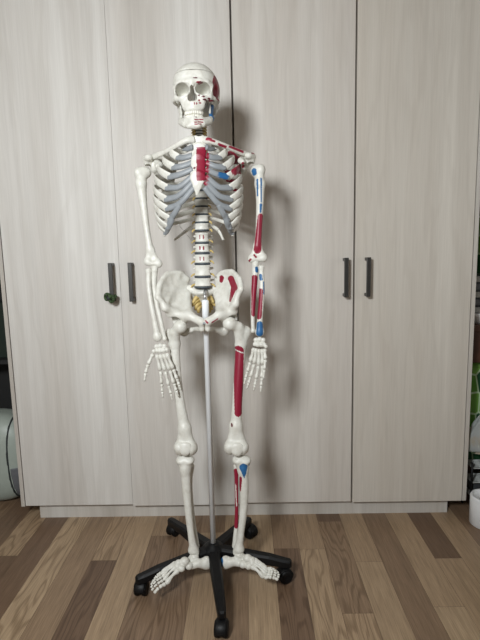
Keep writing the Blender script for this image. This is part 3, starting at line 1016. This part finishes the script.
def scapula(g, s, paint=None):
    g = {k: at(*v) for k, v in g.items()}
    d = SD(.002)
    for a_, b_ in (('sup', 'glen'), ('glen', 'infr'), ('infr', 'med'), ('med', 'sup')): d.u(tri(g['fossa'], g[a_], g[b_], .0032), .008)
    d.chain([g['sup'], g['med'], g['infr']], [.0045, .0045, .0065], .005)
    d.chain([g['infr'], g['glen']], [.0065, .0095], .006)
    d.u(ell(g['glen'], (.012, .013, .018)), .008)
    d.chain([g['med'], (g['med'] + g['acr']) / 2 + v3(0, .018, .004), g['acr'] + v3(0, .012, 0)], [.004, .006, .008], .006)
    d.chain([g['acr'] + v3(0, .014, 0), g['acr'], g['acr'] + v3(-s * .008, -.020, .0)], [.013, .0165, .0125], .006, (0, 0, 1), .85)
    d.u(ell(g['acr'] + v3(-s * .002, .004, -.014), (.013, .016, .015)), .008); d.u(cone(g['acr'] + v3(0, .006, -.012), g['glen'], .009, .010), .008)
    d.chain([g['glen'] + v3(-s * .008, -.002, .014), g['cor'] + v3(-s * .006, .012, .006), g['cor']], [.011, .010, .0085], .006)
    d.sub(ell(g['glen'] + v3(s * .016, -.006, 0), (.010, .014, .016)), .003)
    return d.build('scapula', M['paint'] if paint else M['bone'], SK, paint, relax=5)


scapula(dict(sup=(173, 148, -.262), med=(177, 160, -.238), infr=(169, 204, -.238), glen=(154, 167, -.335), acr=(147.5, 159, -.345), cor=(157.5, 166.5, -.385), fossa=(165, 170, -.262)), -1)
gr = dict(sup=(227, 147, -.262), med=(224, 160, -.238), infr=(231, 202, -.238), glen=(245.5, 164, -.335), acr=(251, 157, -.345), cor=(242.5, 162, -.385), fossa=(234, 168, -.262))


def scap_paint(V):
    out = np.zeros((len(V), 4)); out[:, :3] = (.69, .68, .625)
    c = at(232, 170, -.26); e = at(252, 154.5, -.33)
    m_ = (V[:, 1] > -.345) & (np.abs(V[:, 0] - c[0]) < .030) & (V[:, 2] < at(232, 151, -.27)[2])
    out[m_, :3] = RED; out[m_, 3] = 1
    m_ = (V[:, 0] > e[0] - .003) & (V[:, 2] > e[2] - .004) & (V[:, 1] < -.31)
    out[m_, :3] = RED; out[m_, 3] = 1
    m_ = np.hypot(V[:, 0] - at(243, 164, -.385)[0], V[:, 2] - at(243, 164, -.385)[2]) < .005
    out[m_, :3] = RED; out[m_, 3] = 1
    return out


scapula(gr, 1, scap_paint)

# ---- arms
def humerus(head, tub, shaft, rad, c0, c1, paint=None):
    d = SD(.002)
    P = [at(*p) for p in shaft]; h_, t_, a_, b_ = at(*head), at(*tub), at(*c0), at(*c1)
    d.chain(list(smooth_path(P, 13)), list(interp(rad, 13)), .006)
    d.u(ell(h_, (.020, .020, .019)), .006)
    d.u(ell(t_, (.014, .017, .017)), .008)
    d.u(cone(t_ * .5 + h_ * .5, P[0], .015, rad[0]), .01)
    d.u(cone(a_, b_, .0105, .0115), .006)
    for q in (a_, b_): d.u(cone(P[-1], q, rad[-1] * .9, .009, (0, 1, 0), .7), .010)
    d.u(ell(a_ + v3(0, .002, .004), (.009, .010, .010)), .006); d.u(ell(b_ + v3(0, .002, .004), (.009, .010, .010)), .006)
    d.sub(ell((a_ + b_) / 2 + v3(0, -.012, .010), (.007, .006, .008)), .004)
    return d.build('humerus', M['paint'] if paint else M['bone'], SK, paint)


humerus((145.2, 172.5, -.335), (138.5, 173, -.345), [(141, 184, -.345), (143.4, 205, -.348), (146.8, 230, -.352), (150.2, 250, -.355)], [.0168, .0124, .0100, .0120],
        (147.5, 262, -.360), (158.5, 264, -.358))
humerus((256.5, 171, -.335), (261, 169.5, -.345), [(260, 184, -.345), (259.9, 205, -.348), (258.8, 230, -.352), (257.6, 246, -.355)], [.0160, .0122, .0105, .0122],
        (251.5, 259, -.358), (263.5, 258, -.360),
        spots([(BLUE, seg_patch(at(254, 171, -.345), at(254.6, 173.5, -.345), .0080, .0075, -.335)),
               (BLUE, seg_patch(at(257.2, 180, -.35), at(257.6, 196, -.35), .0030, .0026, -.338)),
               (BLUE, seg_patch(at(260.9, 179, -.35), at(261, 202, -.35), .0028, .0026, -.338)),
               (BLUE, seg_patch(at(260.8, 205, -.35), at(260.3, 212, -.35), .0045, .0035, -.338)),
               (RED, seg_patch(at(260.4, 216.5, -.352), at(257.4, 250, -.355), .0090, .0125, -.342)),
               (RED, seg_patch(at(250.8, 259, -.355), at(249, 261, -.355), .003)), (RED, seg_patch(at(254, 255, -.36), at(256, 257, -.36), .003))]))


def ulna(P, rad, name, paint=None, head=True):
    P = [at(*p) for p in P]
    d = SD(.0018)
    d.chain(list(smooth_path(P, 13)), list(interp(rad, 13)), .004)
    if name == 'ulna':
        d.u(ell(P[0] + v3(0, .010, .004), (.010, .012, .014)), .006)
        d.u(ell(P[0] + v3(0, -.006, -.008), (.008, .008, .007)), .006)
        d.u(ell(P[-1], (.0075, .0075, .007)), .004)
    else:
        d.u(ecyl(P[0], .0105, .0105, .006), .003)
        d.u(ell(P[-1] + v3(0, 0, .004), (.0145, .010, .012)), .008)
    return d.build(name, M['paint'] if paint else M['bone'], SK, paint)


ulna([(154.8, 267.5, -.357), (154, 285, -.362), (157, 305, -.372), (161, 322, -.382), (164.6, 339, -.388)], [.0112, .0094, .0082, .0070, .0068], 'ulna')
ulna([(148.6, 270.5, -.365), (148.8, 286, -.374), (151.5, 305, -.385), (154.8, 322, -.391), (157.6, 338, -.395)], [.0088, .0086, .0086, .0090, .0118], 'radius')
ulna([(255.5, 262.5, -.356), (254.6, 282, -.362), (253.2, 302, -.370), (252.8, 318, -.380), (253, 331, -.386)], [.0112, .0098, .0088, .0070, .0062], 'ulna',
     spots([(RED, seg_patch(at(254.6, 278, -.37), at(253.6, 314, -.38), .0105, .0078, -.350)), (BLUE, seg_patch(at(256.5, 268, -.37), at(257, 271, -.37), .005, .006))]))
ulna([(261.2, 267.5, -.364), (262, 284, -.374), (261.3, 303, -.385), (260, 318, -.391), (259.6, 333, -.394)], [.0090, .0088, .0090, .0094, .0122], 'radius',
     spots([(BLUE, seg_patch(at(260.6, 275, -.37), at(261, 279, -.37), .0045, .0055)),
            (RED, seg_patch(at(260.6, 291, -.39), at(258.6, 316, -.39), .0082, .0100, -.370)), (BLUE, seg_patch(at(263.6, 282, -.38), at(264, 294, -.38), .0022)),
            (BLUE, seg_patch(at(259.8, 324, -.40), at(259.6, 333, -.40), .0095, .0118, -.39))]))


def long_bone(P, r, name, parent, n=12):
    V, F = sweep([at(*p) for p in P] if len(P[0]) == 3 and not isinstance(P, np.ndarray) else P, [r * .75, r * 1.25, r * .95, r * .72, r * .75, r * 1.0, r * 1.2, r * .7],
                 None, n=n, seg=8)
    return obj(name, V, F, M['bone'], parent)


def hand(carp, fingers):
    d = SD(.0014)
    for c_ in carp: d.u(ell(at(*c_[:3]), (c_[3] * 1.22, c_[3] * 1.05, c_[3] * 1.25)), .0015)
    h_ = d.build('hand', M['bone'], SK)
    for joints in fingers:
        P = [at(*j) for j in joints]
        for i in range(len(P) - 1):
            r = [.0064, .0057, .0052, .0044][min(i, 3)]
            u = P[i + 1] - P[i]
            a_, b_ = P[i] + u * .02, P[i + 1] - u * .03
            mid = (a_ + b_) / 2 + v3(0, -.0015, 0)
            V, F = sweep([a_, mid, b_], [r * .7, r * 1.25, r * .95, r * .74, r * .78, r * 1.05, r * 1.2, r * .7] if i < len(P) - 2 else [r * .8, r * 1.2, r * .8, r * .7, r * .9, r * .45], None, n=14, seg=8)
            obj('metacarpal' if i == 0 else 'phalanx', V, F, M['bone'], h_)
    return h_


hand([(156.5, 346.5, -.396, .0072), (160.5, 345.8, -.396, .0075), (164.5, 346.2, -.394, .0068), (157, 350.8, -.400, .0065), (160.2, 350.5, -.400, .0068), (163.6, 350.4, -.400, .0068), (166.8, 349.8, -.397, .0062), (153.8, 351.2, -.404, .0058)],
     [[(153.2, 353.5, -.405), (148.0, 364.5, -.414), (145.6, 373, -.420), (144.4, 381.5, -.424)],
      [(156.6, 354, -.402), (160.5, 371, -.405), (161.6, 384, -.409), (162.4, 391.5, -.410), (163, 398, -.409)],
      [(159.8, 354, -.402), (165.2, 371, -.405), (168.6, 385.5, -.410), (171, 393.8, -.411), (172.6, 400.5, -.409)],
      [(163.2, 353.5, -.402), (169.8, 370.3, -.404), (174, 383.5, -.409), (176.4, 390.5, -.410), (178.6, 397, -.408)],
      [(166.4, 352.8, -.400), (173.4, 369, -.402), (177, 379, -.406), (179, 384.5, -.407), (180.8, 390, -.405)]])
hand([(256, 340, -.394, .0068), (259.6, 339.6, -.396, .0075), (263, 340.2, -.396, .0070), (255, 344.2, -.398, .0062), (258, 344.6, -.400, .0068), (261.4, 344.6, -.400, .0068), (264.2, 344.8, -.400, .0062), (266, 346.5, -.404, .0052)],
     [[(264.6, 348.5, -.405), (265.4, 359.5, -.414), (264.2, 369.5, -.419), (263.4, 379, -.423)],
      [(262, 348.5, -.402), (262.6, 365, -.405), (261.8, 378, -.409), (261.2, 385.5, -.410), (260.6, 392.5, -.409)],
      [(259, 348.5, -.402), (258.6, 365.5, -.405), (256, 379, -.409), (254.8, 385, -.410), (253.6, 391, -.408)],
      [(256.4, 348, -.402), (254.2, 364, -.404), (250.4, 377, -.409), (248.6, 383, -.410), (246.8, 389, -.408)],
      [(254, 347.5, -.400), (250.2, 362, -.402), (247.4, 371.5, -.406), (245.8, 377.5, -.407), (244.2, 384.5, -.405)]])

# ---- legs
def femur(head, neck, troch, shaft, rad, ca, cb, paint=None, ls=(0, 1)):
    d = SD(.002)
    P = [at(*p) for p in shaft]; h_, t_ = at(*head), at(*troch); a_, b_ = at(*ca), at(*cb)
    d.chain(list(smooth_path(P, 15)), list(interp(rad, 15)), .006)
    d.u(ell(h_, (.0225, .0225, .0225)), .002)
    d.chain([h_, at(*neck), P[0]], [.0155, .0165, .0175], .010); d.u(cone(at(*neck), t_, .0155, .014), .010)
    d.u(ell(t_, (.0155, .018, .019)), .010)
    d.u(cone(t_, P[0], .016, rad[0]), .008)
    for q in (a_, b_):
        d.u(ell(q, (.0195, .028, .0235)), .006)
        d.u(cone(P[-1], q, rad[-1], .016), .012)
    d.u(cone(a_ + v3(0, -.016, .010), b_ + v3(0, -.013, .008), .017, .017), .010)
    d.sub(ell((a_ + b_) / 2 + v3(0, -.010, -.024), (.005, .03, .010)), .006)
    return d.build('femur', M['paint'] if paint else M['bone'], SK, paint)


def femur_ring(V):  # white line across the red muscle field is simply bare bone
    return V


femur((180.5, 326.5, -.385), (175.5, 332, -.372), (170.5, 334, -.352), [(174.5, 344, -.360), (176.3, 372, -.372), (180, 402, -.382), (184.5, 428, -.388)], [.0175, .0156, .0158, .0190],
      (180, 448, -.392), (191.6, 448, -.392))
rred = [(RED, seg_patch(at(238.6, 350.5, -.37), at(238.4, 411, -.38), .0180, .0130, -.358)), (RED, seg_patch(at(236.6, 347.2, -.37), at(241, 348.4, -.37), .0045, .0030, -.345)),
        (DARKRED, seg_patch(at(232, 422.5, -.39), at(232, 424.5, -.39), .0030)),
        ((.69, .68, .625), seg_patch(at(233, 348.8, -.37), at(243.5, 352.4, -.37), .0016))]
femur((229.5, 323.5, -.387), (238, 327, -.374), (246, 332, -.355), [(241, 345, -.360), (239.2, 372, -.372), (237.2, 402, -.382), (236, 426, -.388)], [.0185, .0170, .0166, .0195],
      (230, 447.5, -.392), (242.8, 447.5, -.392), spots(rred))
for p in ((184.8, 449.5, -.424), (237, 450, -.424)):
    d = SD(.0018); c_ = at(*p)
    d.u(ell(c_ + v3(0, .006, .003), (.0235, .0085, .0195)), 0); d.u(ell(c_ - v3(0, -.006, .012), (.015, .007, .013)), .010)
    d.build('patella', M['bone'], SK)


def tibia(pa, pb, shaft, rad, ank, paint=None):
    d = SD(.002)
    a_, b_ = at(*pa), at(*pb); P = [at(*p) for p in shaft]; k_ = at(*ank)
    for q in (a_, b_):
        d.u(ell(q, (.0175, .0225, .0125)), .006)
        d.u(cone(q, P[0], .0150, rad[0] * .9), .008)
    d.u(cone(a_, b_, .011, .011), .008); d.u(cone((a_ + b_) / 2, P[0], .020, rad[0]), .008)
    d.chain(list(smooth_path(P, 13)), list(interp(rad, 13)), .006)
    d.u(cone(P[0] + v3(0, -.010, .010), P[0] + v3(0, -.004, -.025), .009, .006), .010)
    d.u(ell(k_, (.0190, .0185, .0150)), .010)
    d.u(ell(k_ + v3(.012 if pa[0] < 200 else -.014, -.002, -.010), (.008, .010, .011)), .006)
    return d.build('tibia', M['paint'] if paint else M['bone'], SK, paint)


tibia((181.2, 460.3, -.390), (189.2, 460.3, -.390), [(185.2, 470, -.392), (187.3, 500, -.396), (190.8, 532, -.400), (193.0, 546, -.402)], [.0172, .0138, .0114, .0135], (193.4, 550, -.402))
tibia((237.6, 460, -.390), (245.8, 460.6, -.390), [(243.2, 470, -.392), (244.2, 500, -.396), (241, 532, -.400), (239.2, 545, -.402)], [.0175, .0140, .0114, .0135], (239, 549, -.402),
      spots([(BLUE, seg_patch(at(243.5, 467.5, -.41), at(244.5, 473.5, -.41), .0145, .0060, -.40)), (BLUE, seg_patch(at(243.8, 470, -.41), at(244.2, 478, -.41), .0105, .0015, -.40)),
             (BLUE, seg_patch(at(249.2, 464, -.40), at(249.4, 466, -.40), .0025)), (RED, seg_patch(at(240.8, 477, -.40), at(240.2, 490, -.40), .0050, .003))]))
for P, pt in (([(191.5, 466, -.352), (190.6, 485, -.356), (193, 515, -.360), (196.6, 546, -.372)], None),
              ([(236.3, 466, -.352), (236.4, 485, -.356), (236.6, 515, -.362), (235, 546, -.374)], 1)):
    Q = [at(*p) for p in P]
    d = SD(.0018); d.chain(list(smooth_path(Q, 11)), list(interp([.0105, .0070, .0064, .0064, .0070, .0105], 11)), .005)
    pf = None
    if pt: pf = spots([(RED, seg_patch(at(236.4, 471, -.36), at(236.4, 524, -.36), .0100)), ((.69, .68, .625), seg_patch(at(235.6, 484, -.36), at(236.6, 505, -.36), .0012, .0016))])
    d.build('fibula', M['paint'] if pt else M['bone'], SK, pf)


def foot(heel, talus, tars, toes, flip, blue=False):
    d = SD(.0018)
    h_, t_ = at(*heel), at(*talus)
    fwd = at(*tars[0][:3]) - h_; fwd[2] = 0; fwd /= np.linalg.norm(fwd); sd = v3(-fwd[1], fwd[0], 0)
    d.u(ell(h_, (.0185, .0175, .0215)), 0)
    d.chain([h_ + v3(0, 0, -.006), h_ + fwd * .030 + v3(0, 0, .006), h_ + fwd * .052 + v3(0, 0, .002)], [.0165, .0150, .0120], .008)
    d.u(ell(t_ + v3(0, 0, .002), (.0165, .0165, .0125)), .003)
    d.u(cone(t_ + v3(0, 0, -.004), t_ + fwd * .028 + v3(0, 0, -.012), .013, .0115), .004)
    for q in tars: d.u(ell(at(*q[:3]), (q[3] * 1.28, q[3] * 1.15, q[3] * 1.2)), .002)
    rules = [(BLUE, seg_patch(h_ + v3(-.016, 0, -.004), h_ + v3(-.014, 0, .012), .006))] if blue else None
    ft = d.build('foot', M['paint'] if blue else M['bone'], SK, spots(rules) if blue else None)
    for k, (b_, hd, tip, r) in enumerate(toes):
        B_, H_, T_ = at(*b_), at(*hd), at(*tip)
        V, F = sweep([B_, (B_ + H_) / 2 + v3(0, 0, .004), H_], [r * 1.1, r * 1.45, r * 1.0, r * .78, r * .82, r * 1.15, r * 1.35, r * .8], None, n=16, seg=10, out=(0, 0, 1))
        obj('metatarsal', V, F, M['bone'], ft)
        cuts = [0, .56, 1] if k == 0 else [0, .5, .78, 1]
        for a_, c_ in zip(cuts[:-1], cuts[1:]):
            u = T_ - H_; rr = r * (.95 if a_ == 0 else .8)
            arch = lambda t: H_ + u * t + v3(0, 0, .006 * math.sin(PI * t))
            V, F = sweep([arch(a_ + .03), arch((a_ + c_) / 2), arch(c_ - .02)], [rr * .8, rr * 1.2, rr * .85, rr * .8, rr * 1.1, rr * .7], None, n=10, seg=8, out=(0, 0, 1))
            obj('toe_phalanx', V, F, M['bone'], ft)


foot((206.5, 562.5, -.412), (194, 557, -.408),
     [(184.5, 561.5, -.440, .0125), (189, 566, -.440, .0105), (178.5, 563.0, -.444, .0095), (177.5, 566.5, -.452, .0100), (181.5, 568.5, -.456, .0095), (183.0, 563.5, -.43, .0105)],
     [((178.5, 570, -.458), (165.8, 584, -.496), (153.8, 593.5, -.528), .0068),
      ((176, 566.8, -.452), (163.2, 580.5, -.488), (151.4, 590.8, -.520), .0050),
      ((175, 564.5, -.446), (161.8, 577.3, -.480), (150.6, 588.0, -.510), .0046),
      ((175, 563, -.440), (161.2, 574.6, -.472), (150.8, 585.2, -.500), .0044),
      ((176, 562.2, -.436), (161.4, 572.4, -.466), (152.2, 582.4, -.492), .0044)], 1)
foot((225.8, 562, -.414), (239, 555, -.408),
     [(247.5, 558.5, -.430, .0120), (243, 564.5, -.436, .0105), (252.0, 560.0, -.434, .0095), (252.2, 563.5, -.440, .0100), (248.6, 566.2, -.444, .0095), (248.0, 561, -.425, .0105)],
     [((251.5, 566.2, -.446), (264.2, 577.6, -.474), (278.5, 580, -.492), .0066),
      ((253.6, 563.4, -.442), (266.4, 574.8, -.468), (279.5, 577.6, -.484), .0049),
      ((254.4, 561.4, -.438), (267.4, 572.4, -.462), (279.8, 575.4, -.476), .0045),
      ((254.6, 559.8, -.434), (267.6, 570.2, -.456), (279.0, 573.2, -.468), .0043),
      ((254.2, 558.8, -.430), (267.0, 568.4, -.450), (277.0, 571.4, -.460), .0043)], -1, True)

# ---- thin wires bracing the lowest ribs to the spine
for s, e in ((-1, [(178, 224, -.41), (187, 235, -.39), (194, 243, -.36)]), (1, [(222, 224, -.41), (214, 236, -.39), (209, 243, -.36)])):
    V, F = sweep([at(*p) for p in e], .0009, n=12, seg=6); obj('bracing_wire', V, F, M['steel'], SK)

MARKS = dict(humerus='red and blue', ulna='red and blue', radius='red and blue', tibia='blue', mandible='red and blue', foot='blue')
for o in bpy.data.objects:
    if o.type == 'MESH' and o.parent is not None and 'paint' in o.data.color_attributes:
        kind = o.name.split('.')[0]
        o['label'] = '%s with %s paint marks' % (kind.replace('_', ' '), MARKS.get(kind, 'red'))
for o in bpy.data.objects:
    if o.name.startswith('costal_cartilage') and 'label' in o: o['label'] = 'grey costal cartilage with a painted end by the sternum'

# ================================================================== things beside the wardrobes
# left: tall black shelf with a dark green board in it, pale shell case in front
t = thing('shelf_unit', (-1.40, .46, 0), 'tall black shelf unit in shadow left of the wardrobes', 'shelf')
b = MB()
b.box((-1.72, .36, 0), (-1.70, .62, 1.9)); b.box((-1.07, .36, 0), (-1.05, .62, 1.9)); b.box((-1.70, .60, 0), (-1.07, .62, 1.9))
b.build('frame', M['dark'], t, False)
for z in (.05, .62, 1.18, 1.86): MB().box((-1.70, .365, z), (-1.07, .60, z + .02)).build('shelf_board', M['dark'], t, False)
b = MB(); b.box((-1.69, .42, .641), (-1.08, .59, .92), .004)
tag(b.build('storage_box', M['darkgreen'], None, False), 'dark green box standing inside the black shelf unit', 'box')

cs = thing('hard_shell_case', (-1.23, .22, 0), 'pale grey-green rounded case with a dark seam left of the wardrobes', 'case')


def superbox(c, r, p, cut=None, h=.006):
    c, r = np.array(c, float), np.array(r, float)
    def fn(X, Y, Z):
        x, y, z = np.abs(X - c[0]) / r[0], np.abs(Y - c[1]) / r[1], np.abs(Z - c[2]) / r[2]
        return ((x ** p + y ** p + z ** p) ** (1 / p) - 1) * r.min()
    return fn, c - r, c + r


CC, CR = (-1.232, .222, .216), (.212, .118, .216)
seamx = lambda Z: -1.104 + .3 * (Z - .24) ** 2
d = SD(.006); d.u(superbox(CC, CR, 3.0), 0)
V, F = d.mesh(); obj('shell', V, F, M['shell'], cs)
d = SD(.003); d.u(superbox(CC, tuple(q + .0025 for q in CR), 3.0), 0)
d.cut(lambda X, Y, Z: np.abs(X - seamx(Z) + 0 * Y) - .0038)
V, F = d.mesh(); obj('seam', V, F, M['seam'], cs)
d = SD(.004); d.u(superbox(CC, tuple(q + .003 for q in CR), 3.0), 0)
d.cut(lambda X, Y, Z: np.maximum(Z - .19 + 0 * X, seamx(Z) + .006 - X + 0 * Y))
V, F = d.mesh(); obj('corner_guard', V, F, M['greyp'], cs)

# right: curtain with a leaf print, brown desk, folders, bowl, bag, rack and the white canister
b = MB()
nx = 120; V = []; F = []
xs = np.linspace(1.0, 1.70, nx)
for z in np.linspace(.86, 2.05, 12):
    for x in xs: V.append((x, .50 + .018 * math.sin(x * 62) + .006 * math.sin(x * 23), z))
for i in range(11):
    for k in range(nx - 1): F.append([i * nx + k, i * nx + k + 1, (i + 1) * nx + k + 1, (i + 1) * nx + k])
o = obj('curtain', V, F, M['cloth'], None, True)
sm = o.modifiers.new('thick', 'SOLIDIFY'); sm.thickness = .002
tag(o, 'green leaf-print curtain hanging behind the folders on the brown desk', 'curtain')
V = []; F = []
xs = np.linspace(.945, 1.70, nx)
for z in np.linspace(.17, .650, 8):
    for x in xs: V.append((x, .135 + .006 * math.sin(x * 40), z))
for i in range(7):
    for k in range(nx - 1): F.append([i * nx + k, i * nx + k + 1, (i + 1) * nx + k + 1, (i + 1) * nx + k])
o = obj('desk_skirt', V, F, M['cloth'], None, True)
sm = o.modifiers.new('thick', 'SOLIDIFY'); sm.thickness = .002
tag(o, 'green leaf-print cloth hanging below the brown desk above the plastic bag', 'curtain')
t = thing('desk', (1.33, .30, 0), 'dark brown wooden desk right of the wardrobes', 'desk')
MB().box((.935, .085, .785), (1.72, .50, .815), .003).build('desktop', M['brown'], t, False)
MB().box((.940, .092, .650), (1.715, .112, .784), .002).build('apron', M['brown'], t, False)
for x, y in ((.97, .15), (1.68, .15), (.97, .46), (1.68, .46)): MB().box((x - .025, y - .003, 0), (x + .025, y + .03, .784), .002).build('leg', M['brown'], t, False)
for i in range(6):
    z = .8155 + .034 * i
    f = thing('folder', (1.07 + .004 * (i % 3), .26, z), ['lowest', 'second', 'third', 'fourth', 'fifth', 'topmost'][i] + ' of the dark folders stacked on the brown desk', 'folder', 'dark folders stacked on the desk')
    x0_, x1_ = .950 + .006 * ((i * 7) % 3), 1.20 + .004 * ((i * 5) % 3)
    b = MB(); b.box((x0_, .19, z), (x1_, .38, z + .003)); b.box((x0_, .19, z + .029), (x1_, .38, z + .032)); b.box((x0_, .377, z + .003), (x1_, .38, z + .029))
    b.build('cover', M['book'], f, False)
    MB().box((x0_ + .004, .195, z + .0035), (x1_ - .004, .376, z + .0285)).build('pages', M['paper'] if i % 2 else M['greyp'], f, False)
b = MB(); b.lathe([(.0, .8155), (.030, .8155), (.034, .822), (.052, .845), (.060, .862), (.057, .863), (.049, .846), (.030, .826), (.0, .824)], 28, (1.000, .148, 0))
tag(b.build('bowl', M['white']), 'small white bowl on the front edge of the brown desk', 'bowl')

# plastic bag hanging from the desk front
m, nt, bs = new_mat('clear_film')
f_ = noise(nt, objco(nt), 14, 3)
nt.links.new(ramp(nt, f_, [(0.45, (.55, .58, .58)), (0.66, (.60, .50, .36))]), bs.inputs['Base Color'])
bs.inputs['Roughness'].default_value = .25; bs.inputs['Transmission Weight'].default_value = .45; bs.inputs['IOR'].default_value = 1.1
V = []; F = []
n1, n2 = 26, 40
for i in range(n1):
    tt = i / (n1 - 1)
    r = .016 + .074 * math.sin(PI * min(tt * .62 + .02, .62)) ** 1.2 if tt < .96 else .05
    for k in range(n2):
        a = 2 * PI * k / n2
        w = 1 + .10 * math.sin(7 * a + 3 * tt) * (1 - tt * .5) + .06 * math.sin(13 * a + 9 * tt)
        V.append((1.018 + r * w * math.cos(a) * 1.0, .048 + r * w * math.sin(a) * .36, .46 - .20 * tt))
for i in range(n1 - 1):
    for k in range(n2): F.append([i * n2 + k, (i + 1) * n2 + k, (i + 1) * n2 + (k + 1) % n2, i * n2 + (k + 1) % n2])
F.append([(n1 - 1) * n2 + k for k in range(n2)])
bg = thing('plastic_bag', (1.005, .048, .26), 'crumpled translucent plastic bag hanging in front of the brown desk', 'bag')
obj('pouch', V, F, m, bg)
V, F = sweep([v3(1.005, .048, .46), v3(1.004, .062, .56), v3(1.005, .088, .66)], .006, .002, n=10, seg=8); obj('tie', V, F, m, bg)

rk = thing('wire_rack', (1.15, .20, 0), 'low dark wire rack on the floor behind the white canister', 'rack')
for z in (.07, .135, .20):
    b = MB()
    for k in range(9): b.sweep([v3(.95, .04 + .008 * k, z), v3(1.35, .04 + .008 * k, z)], .0018, n=4, seg=6, out=(0, 0, 1))
    b.sweep([v3(.95, .032, z), v3(1.35, .032, z)], .0036, n=4, seg=6, out=(0, 0, 1)); b.sweep([v3(.95, .112, z), v3(1.35, .112, z)], .0036, n=4, seg=6, out=(0, 0, 1))
    b.build('tier', M['wire'], rk)
for x in (.95, 1.35):
    for y in (.032, .112):
        V, F = sweep([v3(x, y, 0), v3(x, y, .225)], .005, n=4, seg=8, out=(1, 0, 0)); obj('post', V, F, M['black'], rk)
b = MB(); b.box((.965, .045, .0755), (1.33, .10, .125), .004)
tag(b.build('storage_box', M['book'], None, False), 'dark box lying in the wire rack behind the canister', 'box')

cn = thing('canister', (.972, -.062, 0), 'white cylindrical canister with a looped cord right of the wardrobes', 'canister')
cc = (.972, -.062, 0)
b = MB(); b.lathe([(.0, .0), (.060, .0), (.064, .004), (.064, .118), (.061, .124), (.055, .125), (.052, .121), (.052, .112), (.0, .110)], 40, cc)
b.build('body', M['white'], cn)
V, F = sweep([v3(q[0] - .013, q[1] - .042, q[2]) for q in ((.965, -.045, .112), (.955, -.045, .15), (.962, -.04, .185), (.985, -.03, .20), (1.01, -.01, .185), (1.015, 0, .15), (1.01, .005, .112))], .0036, n=40, seg=8)
obj('cord', V, F, M['white'], cn)

# ================================================================== light: lamp left of the viewer, plus fill added at two unseen windows
L = bpy.data.lights.new('window_fill', 'AREA'); L.shape = 'RECTANGLE'; L.size = WX1 - WX0; L.size_y = WZ1 - WZ0  # dim fill, placed at the unseen front window
L.energy = 7; L.color = (1.0, .97, .90)
lo = bpy.data.objects.new('window_fill', L); C.objects.link(lo)
lo.location = ((WX0 + WX1) / 2, RY0 - .12, (WZ0 + WZ1) / 2); lo.rotation_euler = (PI / 2, 0, 0)
L = bpy.data.lights.new('room_lamp', 'AREA'); L.shape = 'DISK'; L.size = .34
L.energy = 41; L.color = (.945, .985, 1.0)
lo = bpy.data.objects.new('room_lamp', L); C.objects.link(lo)
lo.location = (-.60, -2.15, 1.70)
lo.rotation_euler = (Vector((-.45, 0, .95)) - lo.location).to_track_quat('-Z', 'Y').to_euler()
L = bpy.data.lights.new('side_fill', 'AREA'); L.shape = 'RECTANGLE'; L.size = .9; L.size_y = 1.0  # added fill, brightens the things right of the wardrobes
L.energy = 5; L.color = (1.0, .93, .82)
lo = bpy.data.objects.new('side_fill', L); C.objects.link(lo)
lo.location = (RX1 + .12, -1.1, 1.4); lo.rotation_euler = (PI / 2, 0, PI / 2)
w = bpy.data.worlds.new('sky'); sc.world = w; w.use_nodes = True
w.node_tree.nodes['Background'].inputs[0].default_value = (.80, .88, 1.0, 1); w.node_tree.nodes['Background'].inputs[1].default_value = .8

cam = bpy.data.cameras.new('camera'); co_ = bpy.data.objects.new('camera', cam); C.objects.link(co_)
cam.sensor_fit = 'VERTICAL'; cam.sensor_height = 36; cam.sensor_width = 27; cam.lens = 36 * FPX / 640
cam.clip_start = .02
Mx = Matrix(((RT[0], UP[0], -FW[0], CAM[0]), (RT[1], UP[1], -FW[1], CAM[1]), (RT[2], UP[2], -FW[2], CAM[2]), (0, 0, 0, 1)))
co_.matrix_world = Mx
sc.camera = co_
vs = sc.view_settings
vs.view_transform = 'Standard'; vs.look = 'None'; vs.gamma = 1; vs.use_curve_mapping = False; vs.exposure = 0.0
